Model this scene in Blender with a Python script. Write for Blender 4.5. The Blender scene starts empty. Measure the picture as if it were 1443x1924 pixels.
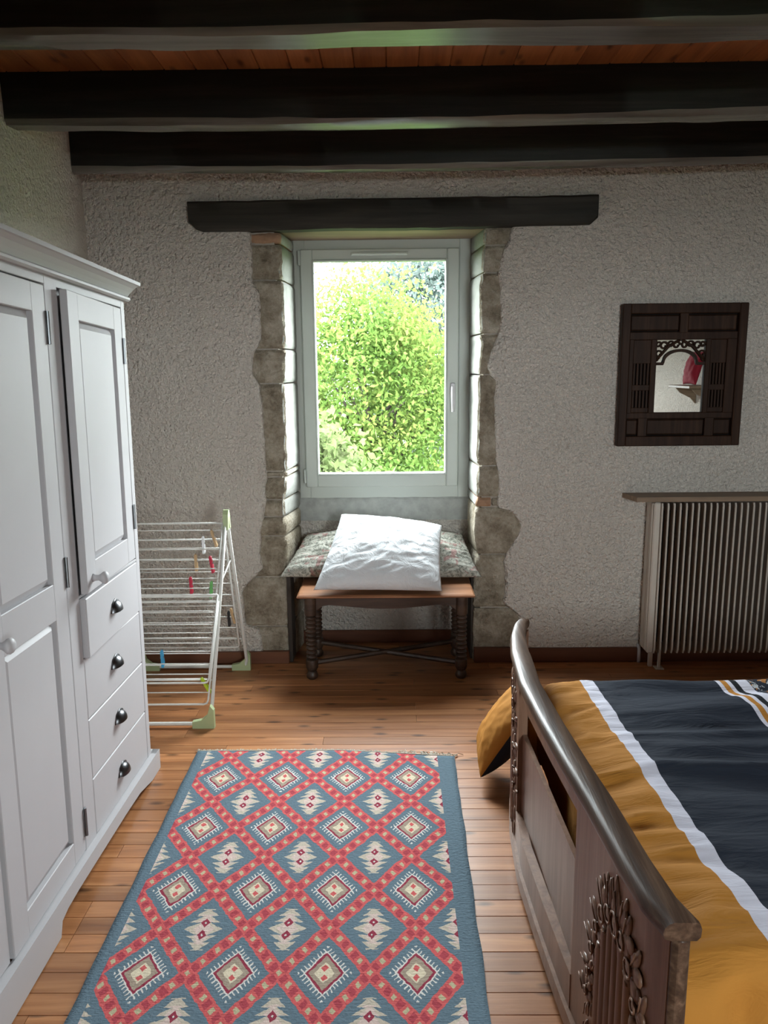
import bpy, bmesh, math, random
import numpy as np
from mathutils import Vector, Matrix, noise
random.seed(7)
rng = np.random.default_rng(11)
scene = bpy.context.scene
COL = scene.collection
PI = math.pi

# ------------------------------------------------------------------ camera, sky, sun, exposure
cam_d = bpy.data.cameras.new('camera')
cam = bpy.data.objects.new('camera', cam_d)
COL.objects.link(cam)
cam_d.sensor_fit = 'VERTICAL'
cam_d.sensor_height = 36.0
cam_d.lens = 36.0 * 1441.0 / 1924.0
cam_d.clip_start = 0.02
cam_d.clip_end = 500
cam.matrix_world = Matrix(((0.99990663, 0.00821668, 0.01091858, 0.0),
                           (0.00920554, 0.18547454, -0.98260595, 0.0),
                           (-0.01009888, 0.98261472, 0.18538159, 1.55),
                           (0, 0, 0, 1)))
scene.camera = cam

SKY = 46.0
world = bpy.data.worlds.new('overcast_sky')
scene.world = world
world.use_nodes = True
bg = world.node_tree.nodes['Background']
bg.inputs['Color'].default_value = (0.90, 0.96, 1.0, 1)
bg.inputs['Strength'].default_value = SKY

def sky_portal(x, y, z, w, h, rx):                     # emits nothing: only guides the sampling of the sky through a window
    d = bpy.data.lights.new('window_portal', 'AREA'); d.shape = 'RECTANGLE'; d.size, d.size_y = w, h
    d.cycles.is_portal = True
    o = bpy.data.objects.new('window_portal', d); COL.objects.link(o); o.location = (x, y, z); o.rotation_euler = (rx, 0, 0)
sky_portal(-0.055, 4.29, 1.537, 0.74, 1.18, -PI / 2)
sky_portal(1.33, -1.74, 1.50, 0.66, 0.92, PI / 2)  # portal of the added window behind the camera

scene.view_settings.view_transform = 'Standard'
scene.view_settings.look = 'None'
scene.view_settings.exposure = 0.38
scene.view_settings.gamma = 1.0
scene.view_settings.use_curve_mapping = False
scene.cycles.max_bounces = 12
scene.cycles.diffuse_bounces = 6
scene.cycles.use_adaptive_sampling = True
scene.cycles.adaptive_threshold = 0.03
scene.cycles.glossy_bounces = 4
scene.cycles.transparent_max_bounces = 16
scene.cycles.caustics_reflective = False
scene.cycles.caustics_refractive = False
scene.cycles.sample_clamp_indirect = 6.0

# ------------------------------------------------------------------ node helpers and materials
class N:
    """a socket with arithmetic, so that a pattern can be written as a formula"""
    def __init__(s, t, sock): s.t, s.s = t, sock
    def op(s, o, *a):
        n = s.t.nodes.new('ShaderNodeMath'); n.operation = o
        for i, v in enumerate((s,) + a):
            if isinstance(v, N): s.t.links.new(v.s, n.inputs[i])
            else: n.inputs[i].default_value = v
        return N(s.t, n.outputs[0])
    def __add__(s, o): return s.op('ADD', o)
    def __sub__(s, o): return s.op('SUBTRACT', o)
    def __mul__(s, o): return s.op('MULTIPLY', o)
    def abs(s): return s.op('ABSOLUTE')
    def lt(s, o): return s.op('LESS_THAN', o)
    def gt(s, o): return s.op('GREATER_THAN', o)
    def max(s, o): return s.op('MAXIMUM', o)
    def min(s, o): return s.op('MINIMUM', o)
    def round(s): return s.op('ROUND')
    def floor(s): return s.op('FLOOR')
    def fract(s): return s.op('FRACT')

def mixc(t, fac, a, b, blend='MIX'):
    n = t.nodes.new('ShaderNodeMix'); n.data_type = 'RGBA'; n.blend_type = blend
    for idx, v in ((0, fac), (6, a), (7, b)):
        if isinstance(v, N): t.links.new(v.s, n.inputs[idx])
        elif idx == 0: n.inputs[0].default_value = v
        else: n.inputs[idx].default_value = (*v, 1)
    return N(t, n.outputs[2])

def new_mat(name, rough=0.6, spec=0.5, color=(0.5, 0.5, 0.5), metal=0.0):
    m = bpy.data.materials.new(name); m.use_nodes = True
    t = m.node_tree; b = t.nodes['Principled BSDF']
    b.inputs['Base Color'].default_value = (*color, 1)
    b.inputs['Roughness'].default_value = rough
    b.inputs['Specular IOR Level'].default_value = spec
    b.inputs['Metallic'].default_value = metal
    return m, t, b

def coords(t, kind='pos', scale=(1, 1, 1), jitter=False):
    if kind == 'pos': s = t.nodes.new('ShaderNodeNewGeometry').outputs['Position']
    else: s = t.nodes.new('ShaderNodeTexCoord').outputs['Object']
    mp = t.nodes.new('ShaderNodeMapping'); mp.inputs['Scale'].default_value = scale
    t.links.new(s, mp.inputs['Vector'])
    if jitter:
        oi = t.nodes.new('ShaderNodeObjectInfo')
        cb = t.nodes.new('ShaderNodeCombineXYZ')
        mm = N(t, oi.outputs['Random']) * 37.0
        for k in range(3): t.links.new(mm.s, cb.inputs[k])
        t.links.new(cb.outputs[0], mp.inputs['Location'])
    return mp.outputs[0]

def noise_tex(t, vec, scale, detail=4, rough=0.55, dist=0.0):
    n = t.nodes.new('ShaderNodeTexNoise')
    n.inputs['Scale'].default_value = scale; n.inputs['Detail'].default_value = detail
    n.inputs['Roughness'].default_value = rough; n.inputs['Distortion'].default_value = dist
    if vec is not None: t.links.new(vec, n.inputs['Vector'])
    return N(t, n.outputs['Fac'])

def ramp(t, fac, stops):
    r = t.nodes.new('ShaderNodeValToRGB')
    while len(r.color_ramp.elements) < len(stops): r.color_ramp.elements.new(0.5)
    for e, (p, c) in zip(r.color_ramp.elements, stops):
        e.position = p; e.color = (*c, 1)
    t.links.new(fac.s, r.inputs[0])
    return N(t, r.outputs[0])

def bump(t, b, h, strength=0.5, dist=0.01):
    n = t.nodes.new('ShaderNodeBump')
    n.inputs['Strength'].default_value = strength; n.inputs['Distance'].default_value = dist
    t.links.new(h.s, n.inputs['Height']); t.links.new(n.outputs[0], b.inputs['Normal'])

def simple(name, color, rough=0.5, spec=0.5, metal=0.0, var=0.08, scale=30, bmp=0.0):
    m, t, b = new_mat(name, rough, spec, color, metal)
    v = noise_tex(t, coords(t), scale, 3)
    c = mixc(t, v, tuple(max(0, k * (1 - var)) for k in color), tuple(min(1, k * (1 + var)) for k in color))
    t.links.new(c.s, b.inputs['Base Color'])
    if bmp: bump(t, b, v, bmp, 0.004)
    return m

def wood(name, dark, mid, light, axis=0, rough=0.45, spec=0.5, grain=26.0, knots=0.0, jitter=False, bmp=0.25):
    m, t, b = new_mat(name, rough, spec)
    sc = [grain, grain, grain]; sc[axis] = grain * 0.07
    vec = coords(t, 'pos', tuple(sc), jitter)
    g = noise_tex(t, vec, 1.0, 6, 0.62, 0.6)
    sc2 = [grain * 4, grain * 4, grain * 4]; sc2[axis] = grain * 0.12
    g2 = noise_tex(t, coords(t, 'pos', tuple(sc2), jitter), 1.0, 3)
    f = g * 0.75 + g2 * 0.25
    c = ramp(t, f, [(0.30, dark), (0.50, mid), (0.68, light)])
    if knots:
        v = t.nodes.new('ShaderNodeTexVoronoi'); v.voronoi_dimensions = '2D'; v.inputs['Scale'].default_value = 1.0
        sck = [9.0, 9.0, 9.0]; sck[axis] = 3.4
        t.links.new(coords(t, 'pos', tuple(sck), jitter), v.inputs['Vector'])
        kd = N(t, v.outputs['Distance'])
        k = (kd + (g - 0.5) * 0.12)
        kk = ramp(t, k, [(0.0, (1, 1, 1)), (0.06, (0.7, 0.7, 0.7)), (0.13, (0, 0, 0))])
        c = mixc(t, kk * knots, c, tuple(x * 0.30 for x in dark))
    if jitter:
        oi = t.nodes.new('ShaderNodeObjectInfo')
        r = N(t, oi.outputs['Random'])
        c = mixc(t, 0.55, c, ramp(t, r, [(0.0, (0.55, 0.50, 0.46)), (0.5, (0.9, 0.86, 0.82)), (1.0, (1.25, 1.2, 1.15))]), 'MULTIPLY')
    t.links.new(c.s, b.inputs['Base Color'])
    bump(t, b, f, bmp, 0.003)
    return m

def plaster_mat():
    m, t, b = new_mat('roughcast_plaster', 0.9, 0.2)
    p = coords(t)
    big = noise_tex(t, p, 1.6, 3)
    c = mixc(t, big, (0.74, 0.675, 0.60), (0.84, 0.785, 0.715))
    fine = noise_tex(t, p, 72, 3, 0.6, 0.4)
    v = t.nodes.new('ShaderNodeTexVoronoi'); v.feature = 'SMOOTH_F1'; v.inputs['Scale'].default_value = 62
    t.links.new(p, v.inputs['Vector'])
    h = fine * 1.0 + N(t, v.outputs['Distance']) * 0.5 + noise_tex(t, p, 14, 2) * 0.8 + noise_tex(t, p, 110, 2) * 0.35
    t.links.new(c.s, b.inputs['Base Color'])
    bump(t, b, h, 1.0, 0.032)
    return m

def stone_mat():
    m, t, b = new_mat('limestone', 0.92, 0.15)
    p = coords(t, 'pos', (1, 1, 1), True)
    n1 = noise_tex(t, p, 9, 6, 0.65)
    n2 = noise_tex(t, p, 55, 4, 0.7)
    c = ramp(t, n1 * 0.7 + n2 * 0.3, [(0.32, (0.15, 0.12, 0.085)), (0.48, (0.36, 0.31, 0.235)), (0.64, (0.56, 0.51, 0.42))])
    t.links.new(c.s, b.inputs['Base Color'])
    bump(t, b, n1 * 0.6 + n2 * 0.7, 1.0, 0.03)
    return m

M = {}
M['plaster'] = plaster_mat()
M['stone'] = stone_mat()
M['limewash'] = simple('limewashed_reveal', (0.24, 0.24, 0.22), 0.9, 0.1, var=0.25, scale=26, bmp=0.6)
M['sill_stone'] = simple('grey_stone', (0.36, 0.37, 0.35), 0.85, 0.2, var=0.35, scale=24, bmp=0.5)
M['mortar'] = simple('mortar', (0.40, 0.36, 0.31), 0.95, 0.1, var=0.3, scale=40, bmp=0.6)
M['brick'] = simple('old_brick', (0.36, 0.22, 0.14), 0.9, 0.15, var=0.4, scale=40, bmp=0.6)
M['beam'] = wood('dark_oak_beam', (0.005, 0.005, 0.004), (0.012, 0.011, 0.009), (0.026, 0.023, 0.019), 0, 0.5, 0.25, 16, bmp=0.5)
M['beam_under'] = wood('lighter_beam_underside', (0.055, 0.047, 0.040), (0.13, 0.115, 0.10), (0.20, 0.18, 0.155), 0, 0.27, 0.6, 12, bmp=0.4)  # lighter and smoother wood than the beam faces
M['lintel'] = wood('dark_lintel', (0.014, 0.013, 0.010), (0.030, 0.026, 0.020), (0.055, 0.046, 0.036), 0, 0.6, 0.25, 16, bmp=0.5)
M['ceiling_pine'] = wood('ceiling_pine', (0.20, 0.062, 0.020), (0.34, 0.115, 0.036), (0.46, 0.18, 0.062), 1, 0.5, 0.4, 18, 0.8, True)
M['floor_pine'] = wood('varnished_floor_pine', (0.20, 0.076, 0.029), (0.37, 0.158, 0.063), (0.53, 0.260, 0.115), 0, 0.36, 0.40, 20, 0.9, True)
M['floor_gap'] = simple('floor_gap', (0.03, 0.018, 0.01), 0.9, 0.1)
M['skirting'] = wood('red_brown_skirting', (0.09, 0.032, 0.016), (0.13, 0.048, 0.024), (0.17, 0.068, 0.034), 0, 0.5, 0.4, 14)
M['dark_panel'] = wood('dark_stained_panel', (0.030, 0.022, 0.017), (0.045, 0.034, 0.027), (0.065, 0.05, 0.04), 2, 0.6, 0.3, 16)
M['white_paint'] = simple('white_paint', (0.50, 0.49, 0.505), 0.50, 0.3, var=0.03, scale=7, bmp=0.03)
M['upvc'] = simple('white_window_plastic', (0.48, 0.51, 0.47), 0.4, 0.35, var=0.02, scale=9)
M['pewter'] = simple('dark_pewter', (0.10, 0.10, 0.105), 0.32, 0.5, 1.0, var=0.15, scale=60)
M['hinge_steel'] = simple('hinge_steel', (0.22, 0.23, 0.24), 0.35, 0.5, 1.0, var=0.1, scale=60)
M['oak_dark'] = wood('dark_oak_furniture', (0.022, 0.012, 0.008), (0.05, 0.028, 0.018), (0.085, 0.05, 0.032), 0, 0.42, 0.5, 30)
M['bench_top'] = wood('worn_bench_top', (0.16, 0.062, 0.026), (0.29, 0.125, 0.056), (0.40, 0.20, 0.10), 0, 0.42, 0.5, 30)
M['mirror_wood'] = wood('carved_dark_teak', (0.016, 0.007, 0.004), (0.030, 0.014, 0.008), (0.055, 0.027, 0.015), 2, 0.55, 0.15, 30)
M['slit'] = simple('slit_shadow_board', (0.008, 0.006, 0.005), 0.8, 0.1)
M['bed_oak'] = wood('bed_oak', (0.115, 0.058, 0.034), (0.195, 0.105, 0.066), (0.27, 0.160, 0.105), 2, 0.38, 0.4, 26)
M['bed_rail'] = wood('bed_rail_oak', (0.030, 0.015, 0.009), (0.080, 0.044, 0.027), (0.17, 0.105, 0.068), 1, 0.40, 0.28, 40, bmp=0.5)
M['rad_paint'] = simple('cream_radiator_paint', (0.55, 0.50, 0.44), 0.45, 0.4, var=0.06, scale=12)
M['shelf_wood'] = wood('grey_brown_shelf', (0.15, 0.10, 0.065), (0.23, 0.16, 0.105), (0.31, 0.22, 0.15), 0, 0.55, 0.35, 24)
M['rack_white'] = simple('white_coated_wire', (0.70, 0.70, 0.66), 0.4, 0.5, var=0.08, scale=50)
M['rack_green'] = simple('pale_green_plastic', (0.42, 0.50, 0.28), 0.45, 0.45, var=0.05)
for nm, c in (('red', (0.45, 0.02, 0.05)), ('blue', (0.05, 0.30, 0.52)), ('lime', (0.45, 0.58, 0.03)),
              ('green', (0.12, 0.36, 0.10)), ('black', (0.02, 0.02, 0.022)), ('white', (0.75, 0.77, 0.78)), ('pine', (0.48, 0.32, 0.17))):
    M['peg_' + nm] = simple('peg_' + nm, c, 0.5, 0.4, var=0.08)
M['fringe'] = simple('cream_fringe', (0.62, 0.58, 0.50), 0.9, 0.1, var=0.2, scale=60)
M['mattress'] = simple('mattress_ticking', (0.6, 0.58, 0.55), 0.9, 0.1)
M['bark'] = simple('bark', (0.035, 0.028, 0.024), 0.9, 0.1, var=0.4, scale=12)
M['grass'] = simple('garden_grass', (0.025, 0.045, 0.010), 0.95, 0.1, var=0.4, scale=2)
M['red_cloth'] = simple('dark_red_cloth', (0.28, 0.015, 0.03), 0.8, 0.2)

m, t, b = new_mat('mirror_glass', 0.02, 0.5, (0.86, 0.88, 0.86), 1.0); M['mirror'] = m
v = noise_tex(t, coords(t), 6, 2); r = v * 0.02; t.links.new(r.s, b.inputs['Roughness'])

m = bpy.data.materials.new('window_glass'); m.use_nodes = True; t = m.node_tree; t.nodes.clear()
out = t.nodes.new('ShaderNodeOutputMaterial'); tr = t.nodes.new('ShaderNodeBsdfTransparent'); gl = t.nodes.new('ShaderNodeBsdfGlossy')
gl.inputs['Roughness'].default_value = 0.0; tr.inputs['Color'].default_value = (0.97, 0.985, 0.975, 1)
lw = t.nodes.new('ShaderNodeLayerWeight'); lw.inputs['Blend'].default_value = 0.5
fr = N(t, lw.outputs['Facing']).op('POWER', 5.0) * 0.92 + 0.03     # Schlick, the same from both sides
mx = t.nodes.new('ShaderNodeMixShader')
t.links.new(fr.s, mx.inputs[0]); t.links.new(tr.outputs[0], mx.inputs[1]); t.links.new(gl.outputs[0], mx.inputs[2]); t.links.new(mx.outputs[0], out.inputs[0])
M['glass'] = m

def leaf_mat(name, dark, mid, light, scale, trans=0.4):
    m = bpy.data.materials.new(name); m.use_nodes = True; t = m.node_tree; t.nodes.clear()
    out = t.nodes.new('ShaderNodeOutputMaterial')
    n1 = noise_tex(t, coords(t), scale, 3, 0.7)
    n2 = noise_tex(t, coords(t), scale * 14, 2, 0.7)
    c = ramp(t, n1 * 0.5 + n2 * 0.5, [(0.34, dark), (0.5, mid), (0.64, light)])
    d = t.nodes.new('ShaderNodeBsdfDiffuse'); tl = t.nodes.new('ShaderNodeBsdfTranslucent'); mx = t.nodes.new('ShaderNodeMixShader')
    mx.inputs[0].default_value = trans
    t.links.new(c.s, d.inputs['Color']); t.links.new(c.s, tl.inputs['Color'])
    t.links.new(d.outputs[0], mx.inputs[1]); t.links.new(tl.outputs[0], mx.inputs[2]); t.links.new(mx.outputs[0], out.inputs[0])
    return m
M['leaf'] = leaf_mat('leaf_fresh', (0.036, 0.072, 0.016), (0.056, 0.094, 0.021), (0.094, 0.108, 0.028), 0.9, 0.5)
M['leaf_big'] = leaf_mat('leaf_broad', (0.040, 0.066, 0.019), (0.060, 0.082, 0.030), (0.088, 0.097, 0.052), 1.4, 0.5)
M['leaf_far'] = leaf_mat('leaf_haze_tint', (0.040, 0.058, 0.050), (0.054, 0.071, 0.064), (0.068, 0.082, 0.075), 0.4, 0.5)  # distance haze is mixed into the far leaf colour

# fabrics ------------------------------------------------------------
def white_fabric():
    m, t, b = new_mat('white_cotton', 0.9, 0.15)
    p = coords(t)
    n1 = noise_tex(t, p, 14, 4, 0.6, 1.0)
    c = mixc(t, n1, (0.60, 0.62, 0.645), (0.70, 0.72, 0.74))
    t.links.new(c.s, b.inputs['Base Color']); bump(t, b, n1, 0.55, 0.02)
    return m
M['white_cotton'] = white_fabric()

def floral_fabric():
    m, t, b = new_mat('faded_floral_cotton', 0.92, 0.1)
    p = coords(t)
    n1 = noise_tex(t, p, 34, 4, 0.7, 2.2)
    n2 = noise_tex(t, p, 17, 2, 0.6, 1.0)
    c = ramp(t, n1, [(0.34, (0.11, 0.115, 0.10)), (0.44, (0.25, 0.255, 0.22)), (0.52, (0.42, 0.415, 0.365)), (0.66, (0.52, 0.51, 0.45))])
    pink = n2.gt(0.60)
    c = mixc(t, pink * 0.6, c, (0.34, 0.15, 0.15))
    t.links.new(c.s, b.inputs['Base Color']); bump(t, b, n1, 0.2, 0.01)
    return m
M['floral'] = floral_fabric()

ORANGE, NAVY, WHITE = (0.46, 0.20, 0.035), (0.020, 0.026, 0.040), (0.66, 0.66, 0.76)
def duvet_mat():
    m, t, b = new_mat('striped_duvet_cotton', 0.85, 0.2)
    uv = t.nodes.new('ShaderNodeUVMap'); sx = t.nodes.new('ShaderNodeSeparateXYZ'); t.links.new(uv.outputs[0], sx.inputs[0])
    x = N(t, sx.outputs[0]); y = N(t, sx.outputs[1])
    xs = x - (y * -0.062)                       # the stripes drift a little along the bed width
    def band(lo, hi): return xs.gt(lo) * xs.lt(hi)
    p = coords(t)
    nz = noise_tex(t, p, 16, 3, 0.6, 1.5); nz2 = noise_tex(t, p, 27, 2, 0.5, 2.0)
    c = mixc(t, xs.lt(0.612), NAVY, ORANGE)
    c = mixc(t, band(0.612, 0.655), c, WHITE)
    flor = mixc(t, nz.gt(0.56), NAVY, (0.42, 0.19, 0.06)); flor = mixc(t, nz2.gt(0.60), flor, (0.50, 0.52, 0.54))
    c = mixc(t, xs.gt(1.165), c, flor)
    c = mixc(t, band(1.062, 1.108), c, WHITE); c = mixc(t, band(1.076, 1.094), c, ORANGE)
    c = mixc(t, band(1.108, 1.128), c, (0.012, 0.014, 0.018)); c = mixc(t, band(1.128, 1.165), c, WHITE)
    w = noise_tex(t, p, 240, 2)
    c = mixc(t, w * 0.25, c, tuple(0.9 for _ in range(3)), 'MULTIPLY')
    t.links.new(c.s, b.inputs['Base Color'])
    bump(t, b, noise_tex(t, coords(t, 'pos', (5, 22, 10)), 1.0, 4, 0.6, 0.8), 0.5, 0.015)
    return m
M['duvet'] = duvet_mat()
M['orange'] = simple('orange_cotton', ORANGE, 0.85, 0.2, var=0.12, scale=18, bmp=0.25)
M['navy'] = simple('navy_cotton', NAVY, 0.85, 0.2, var=0.12, scale=18, bmp=0.25)

def rug_mat():
    m, t, b = new_mat('woven_kilim', 0.95, 0.1)
    g = t.nodes.new('ShaderNodeNewGeometry'); sx = t.nodes.new('ShaderNodeSeparateXYZ')
    t.links.new(g.outputs['Position'], sx.inputs[0])
    X = N(t, sx.outputs[0]); Y = N(t, sx.outputs[1])
    w1 = noise_tex(t, g.outputs['Position'], 42, 2); w2 = noise_tex(t, g.outputs['Position'], 37, 2, 0.6, 1.0)
    slow = noise_tex(t, g.outputs['Position'], 2.2, 1)
    Xw = X + (w1 - 0.5) * 0.012 + (slow - 0.5) * 0.02
    Yw = Y + (w2 - 0.5) * 0.012
    u = (Xw + 0.66) * (1 / 0.238); v = (Yw - 2.69) * (1 / 0.32)
    a = u + v; bb = u - v
    ra = a.round(); rb = bb.round(); p = a - ra; q = bb - rb
    par = ((ra + rb) * 0.5).fract()             # 0 eye, 0.5 star
    is_eye = par.abs().lt(0.25)
    ap, aq = p.abs(), q.abs()
    mm = ap.max(aq); lo = ap.min(aq)
    big_p = ap.gt(aq)
    along = p * (big_p * -1.0 + 1.0) + q * big_p
    BLUE, RED, CREAM, DRED, WHT, TAN = (0.135, 0.195, 0.240), (0.62, 0.125, 0.125), (0.72, 0.63, 0.47), (0.30, 0.045, 0.075), (0.68, 0.66, 0.62), (0.38, 0.31, 0.24)
    # eye motif
    tick = ((along * 16.0).fract() - 0.5).abs().lt(0.15)
    c_eye = mixc(t, mm.lt(0.305) * tick, BLUE, WHT)
    c_eye = mixc(t, mm.lt(0.238), c_eye, WHT)
    c_eye = mixc(t, mm.lt(0.218), c_eye, DRED)
    c_eye = mixc(t, mm.lt(0.182), c_eye, TAN)
    c_eye = mixc(t, mm.lt(0.112), c_eye, CREAM)
    spot = (p - 0.05).abs().max((q + 0.05).abs()).lt(0.038).max((p + 0.05).abs().max((q - 0.05).abs()).lt(0.038))
    c_eye = mixc(t, spot, c_eye, RED)
    # stepped star motif
    lx = (p + q).abs(); ly = (p - q).abs()
    k = ly * (1 / 0.160); saw = k.fract() * -1.0 + 1.0; st = k.floor()
    hw = (saw * 0.36 + 0.10) * (st * -0.22 + 1.0)
    c_star = mixc(t, lx.lt(hw) * ly.lt(0.50), BLUE, (0.56, 0.49, 0.40))
    c_star = mixc(t, lx.lt(hw * 0.55) * ly.lt(0.36), c_star, (0.66, 0.52, 0.47))
    dd = lx + (ly - 0.15).abs()
    c_star = mixc(t, dd.lt(0.115), c_star, DRED)
    c_star = mixc(t, dd.lt(0.030), c_star, WHT)
    c = mixc(t, is_eye, c_star, c_eye)
    # red trellis
    bandm = mm.gt(0.400)
    cm = (mm - 0.5).abs().lt(0.044)
    sq = ((along * 4.0 + 0.5).fract() - 0.5).abs().lt(0.13) * cm
    sq2 = ((along * 4.0).fract() - 0.5).abs().lt(0.19) * (mm - 0.5).abs().lt(0.062)
    c_band = mixc(t, sq2, RED, (0.42, 0.068, 0.088)); c_band = mixc(t, sq, c_band, (0.50, 0.45, 0.29))
    c = mixc(t, bandm, c, c_band)
    # plain blue border at the two sides
    inside = X.gt(-0.765) * X.lt(0.172)
    c = mixc(t, inside, BLUE, c)
    wv = noise_tex(t, coords(t, 'pos', (60, 260, 60)), 1.0, 2)
    fluff = noise_tex(t, g.outputs['Position'], 130, 3)
    c = mixc(t, 0.35, c, mixc(t, fluff, (0.45, 0.45, 0.45), (1.5, 1.5, 1.5)), 'MULTIPLY')
    t.links.new(c.s, b.inputs['Base Color'])
    bump(t, b, wv + fluff, 0.55, 0.006)
    return m
M['rug'] = rug_mat()

# ------------------------------------------------------------------ mesh helpers
class MB:
    def __init__(s): s.v, s.f = [], []
    def add(s, vs, fs):
        o = len(s.v); s.v += [tuple(p) for p in vs]; s.f += [tuple(i + o for i in f) for f in fs]; return s
    def box(s, x0, x1, y0, y1, z0, z1, bev=0.0, mat=None, seg=1):
        bm = bmesh.new(); bmesh.ops.create_cube(bm, size=1)
        for q in bm.verts:
            q.co = Vector(((x0 + x1) / 2 + q.co.x * (x1 - x0), (y0 + y1) / 2 + q.co.y * (y1 - y0), (z0 + z1) / 2 + q.co.z * (z1 - z0)))
        if bev > 0:
            bmesh.ops.bevel(bm, geom=bm.edges[:], offset=bev, segments=seg, affect='EDGES', profile=0.5)
        bm.verts.index_update()
        vs = [(mat @ q.co) if mat else q.co.copy() for q in bm.verts]
        fs = [[w.index for w in f.verts] for f in bm.faces]
        bm.free(); return s.add(vs, fs)
    def tube(s, pts, r, n=8, caps=True):
        pts = [Vector(p) for p in pts]; rs = r if isinstance(r, (list, tuple)) else [r] * len(pts)
        o = len(s.v); up = None
        for i, p in enumerate(pts):
            d = (pts[min(i + 1, len(pts) - 1)] - pts[max(i - 1, 0)]).normalized()
            if up is None: up = Vector((0, 0, 1)) if abs(d.z) < 0.9 else Vector((1, 0, 0))
            a = (up - d * up.dot(d)).normalized(); bq = d.cross(a); up = a
            for k in range(n):
                th = 2 * PI * k / n
                s.v.append(tuple(p + (a * math.cos(th) + bq * math.sin(th)) * rs[i]))
        for i in range(len(pts) - 1):
            for k in range(n):
                s.f.append((o + i * n + k, o + i * n + (k + 1) % n, o + (i + 1) * n + (k + 1) % n, o + (i + 1) * n + k))
        if caps:
            s.f.append(tuple(o + k for k in reversed(range(n)))); s.f.append(tuple(o + (len(pts) - 1) * n + k for k in range(n)))
        return s
    def lathe(s, prof, origin=(0, 0, 0), axis='z', n=16):
        o = len(s.v); ox, oy, oz = origin
        for (r, h) in prof:
            for k in range(n):
                c, d = math.cos(2 * PI * k / n) * r, math.sin(2 * PI * k / n) * r
                s.v.append((ox + c, oy + d, oz + h) if axis == 'z' else (ox + h, oy + c, oz + d) if axis == 'x' else (ox + c, oy - h, oz + d))
        for i in range(len(prof) - 1):
            for k in range(n):
                s.f.append((o + i * n + k, o + i * n + (k + 1) % n, o + (i + 1) * n + (k + 1) % n, o + (i + 1) * n + k))
        s.f.append(tuple(o + k for k in reversed(range(n)))); s.f.append(tuple(o + (len(prof) - 1) * n + k for k in range(n)))
        return s
    def prism(s, poly, axis, a, b2):
        """2D polygon extruded between a and b2 along an axis; poly in the two other coordinates"""
        n = len(poly); o = len(s.v)
        for d in (a, b2):
            for (p, q) in poly:
                s.v.append((d, p, q) if axis == 'x' else (p, d, q) if axis == 'y' else (p, q, d))
        for k in range(n): s.f.append((o + k, o + (k + 1) % n, o + n + (k + 1) % n, o + n + k))
        s.f.append(tuple(o + k for k in reversed(range(n)))); s.f.append(tuple(o + n + k for k in range(n)))
        return s
    def ell(s, c, r, mat=None, nu=10, nv=6):
        o = len(s.v); c = Vector(c)
        for j in range(nv + 1):
            ph = -PI / 2 + PI * j / nv
            for i in range(nu):
                th = 2 * PI * i / nu
                p = Vector((r[0] * math.cos(ph) * math.cos(th), r[1] * math.cos(ph) * math.sin(th), r[2] * math.sin(ph)))
                s.v.append(tuple(c + (mat @ p if mat else p)))
        for j in range(nv):
            for i in range(nu):
                s.f.append((o + j * nu + i, o + j * nu + (i + 1) % nu, o + (j + 1) * nu + (i + 1) % nu, o + (j + 1) * nu + i))
        return s
    def grid(s, rows):
        o = len(s.v); n = len(rows[0])
        for r in rows: s.v += [tuple(p) for p in r]
        for i in range(len(rows) - 1):
            for j in range(n - 1):
                s.f.append((o + i * n + j, o + i * n + j + 1, o + (i + 1) * n + j + 1, o + (i + 1) * n + j))
        return s
    def build(s, name, mat, parent=None, smooth=False, fix=True):
        me = bpy.data.meshes.new(name); me.from_pydata(s.v, [], s.f); me.update()
        if fix:
            bm = bmesh.new(); bm.from_mesh(me); bmesh.ops.recalc_face_normals(bm, faces=bm.faces[:]); bm.to_mesh(me); bm.free()
        return link(name, me, mat, parent, smooth)

def link(name, me, mat, parent=None, smooth=False):
    if mat is not None and not me.materials: me.materials.append(M[mat])
    if smooth == 'auto':
        for p in me.polygons: p.use_smooth = True
        me.set_sharp_from_angle(angle=math.radians(38))
    elif smooth:
        for p in me.polygons: p.use_smooth = True
    o = bpy.data.objects.new(name, me); COL.objects.link(o)
    if parent is not None:
        o.parent = parent; o.matrix_parent_inverse = base_inv(parent)
    return o

BASE = {}
def base_inv(o):
    """inverse of the rest placement of the thing, so that parts may be modelled in room coordinates"""
    while o.parent is not None: o = o.parent
    return BASE.get(o.name, Matrix.Identity(4)) if o.type == 'EMPTY' else Matrix.Identity(4)

def thing(name, label, cat, loc=(0, 0, 0), group=None):
    o = bpy.data.objects.new(name, None); COL.objects.link(o); o.location = loc; o.empty_display_size = 0.1
    o['label'] = label; o['category'] = cat
    if group: o['group'] = group
    BASE[o.name] = Matrix.Translation(-Vector(loc))
    return o
def subpart(o, parent):
    """parent a part that was modelled in room coordinates to a part whose own matrix is identity in room space"""
    o.parent = parent; o.matrix_parent_inverse = Matrix.Identity(4)
    return o
def tag(o, label, cat, group=None):
    o['label'] = label; o['category'] = cat
    if group: o['group'] = group
    return o
def structure(o, label=None):
    o['kind'] = 'structure'
    if label: o['label'] = label
    return o
def sub(mb, name, mat, part, smooth=False):
    o = mb.build(name, mat, None, smooth)
    return subpart(o, part)

def fast_mesh(name, verts, quads):
    me = bpy.data.meshes.new(name); nv, nf = len(verts), len(quads)
    me.vertices.add(nv); me.vertices.foreach_set('co', np.asarray(verts, np.float32).ravel())
    me.loops.add(nf * 4); me.loops.foreach_set('vertex_index', np.asarray(quads, np.int32).ravel())
    me.polygons.add(nf); me.polygons.foreach_set('loop_start', np.arange(nf, dtype=np.int32) * 4)
    me.update(calc_edges=True)
    return me

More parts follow.
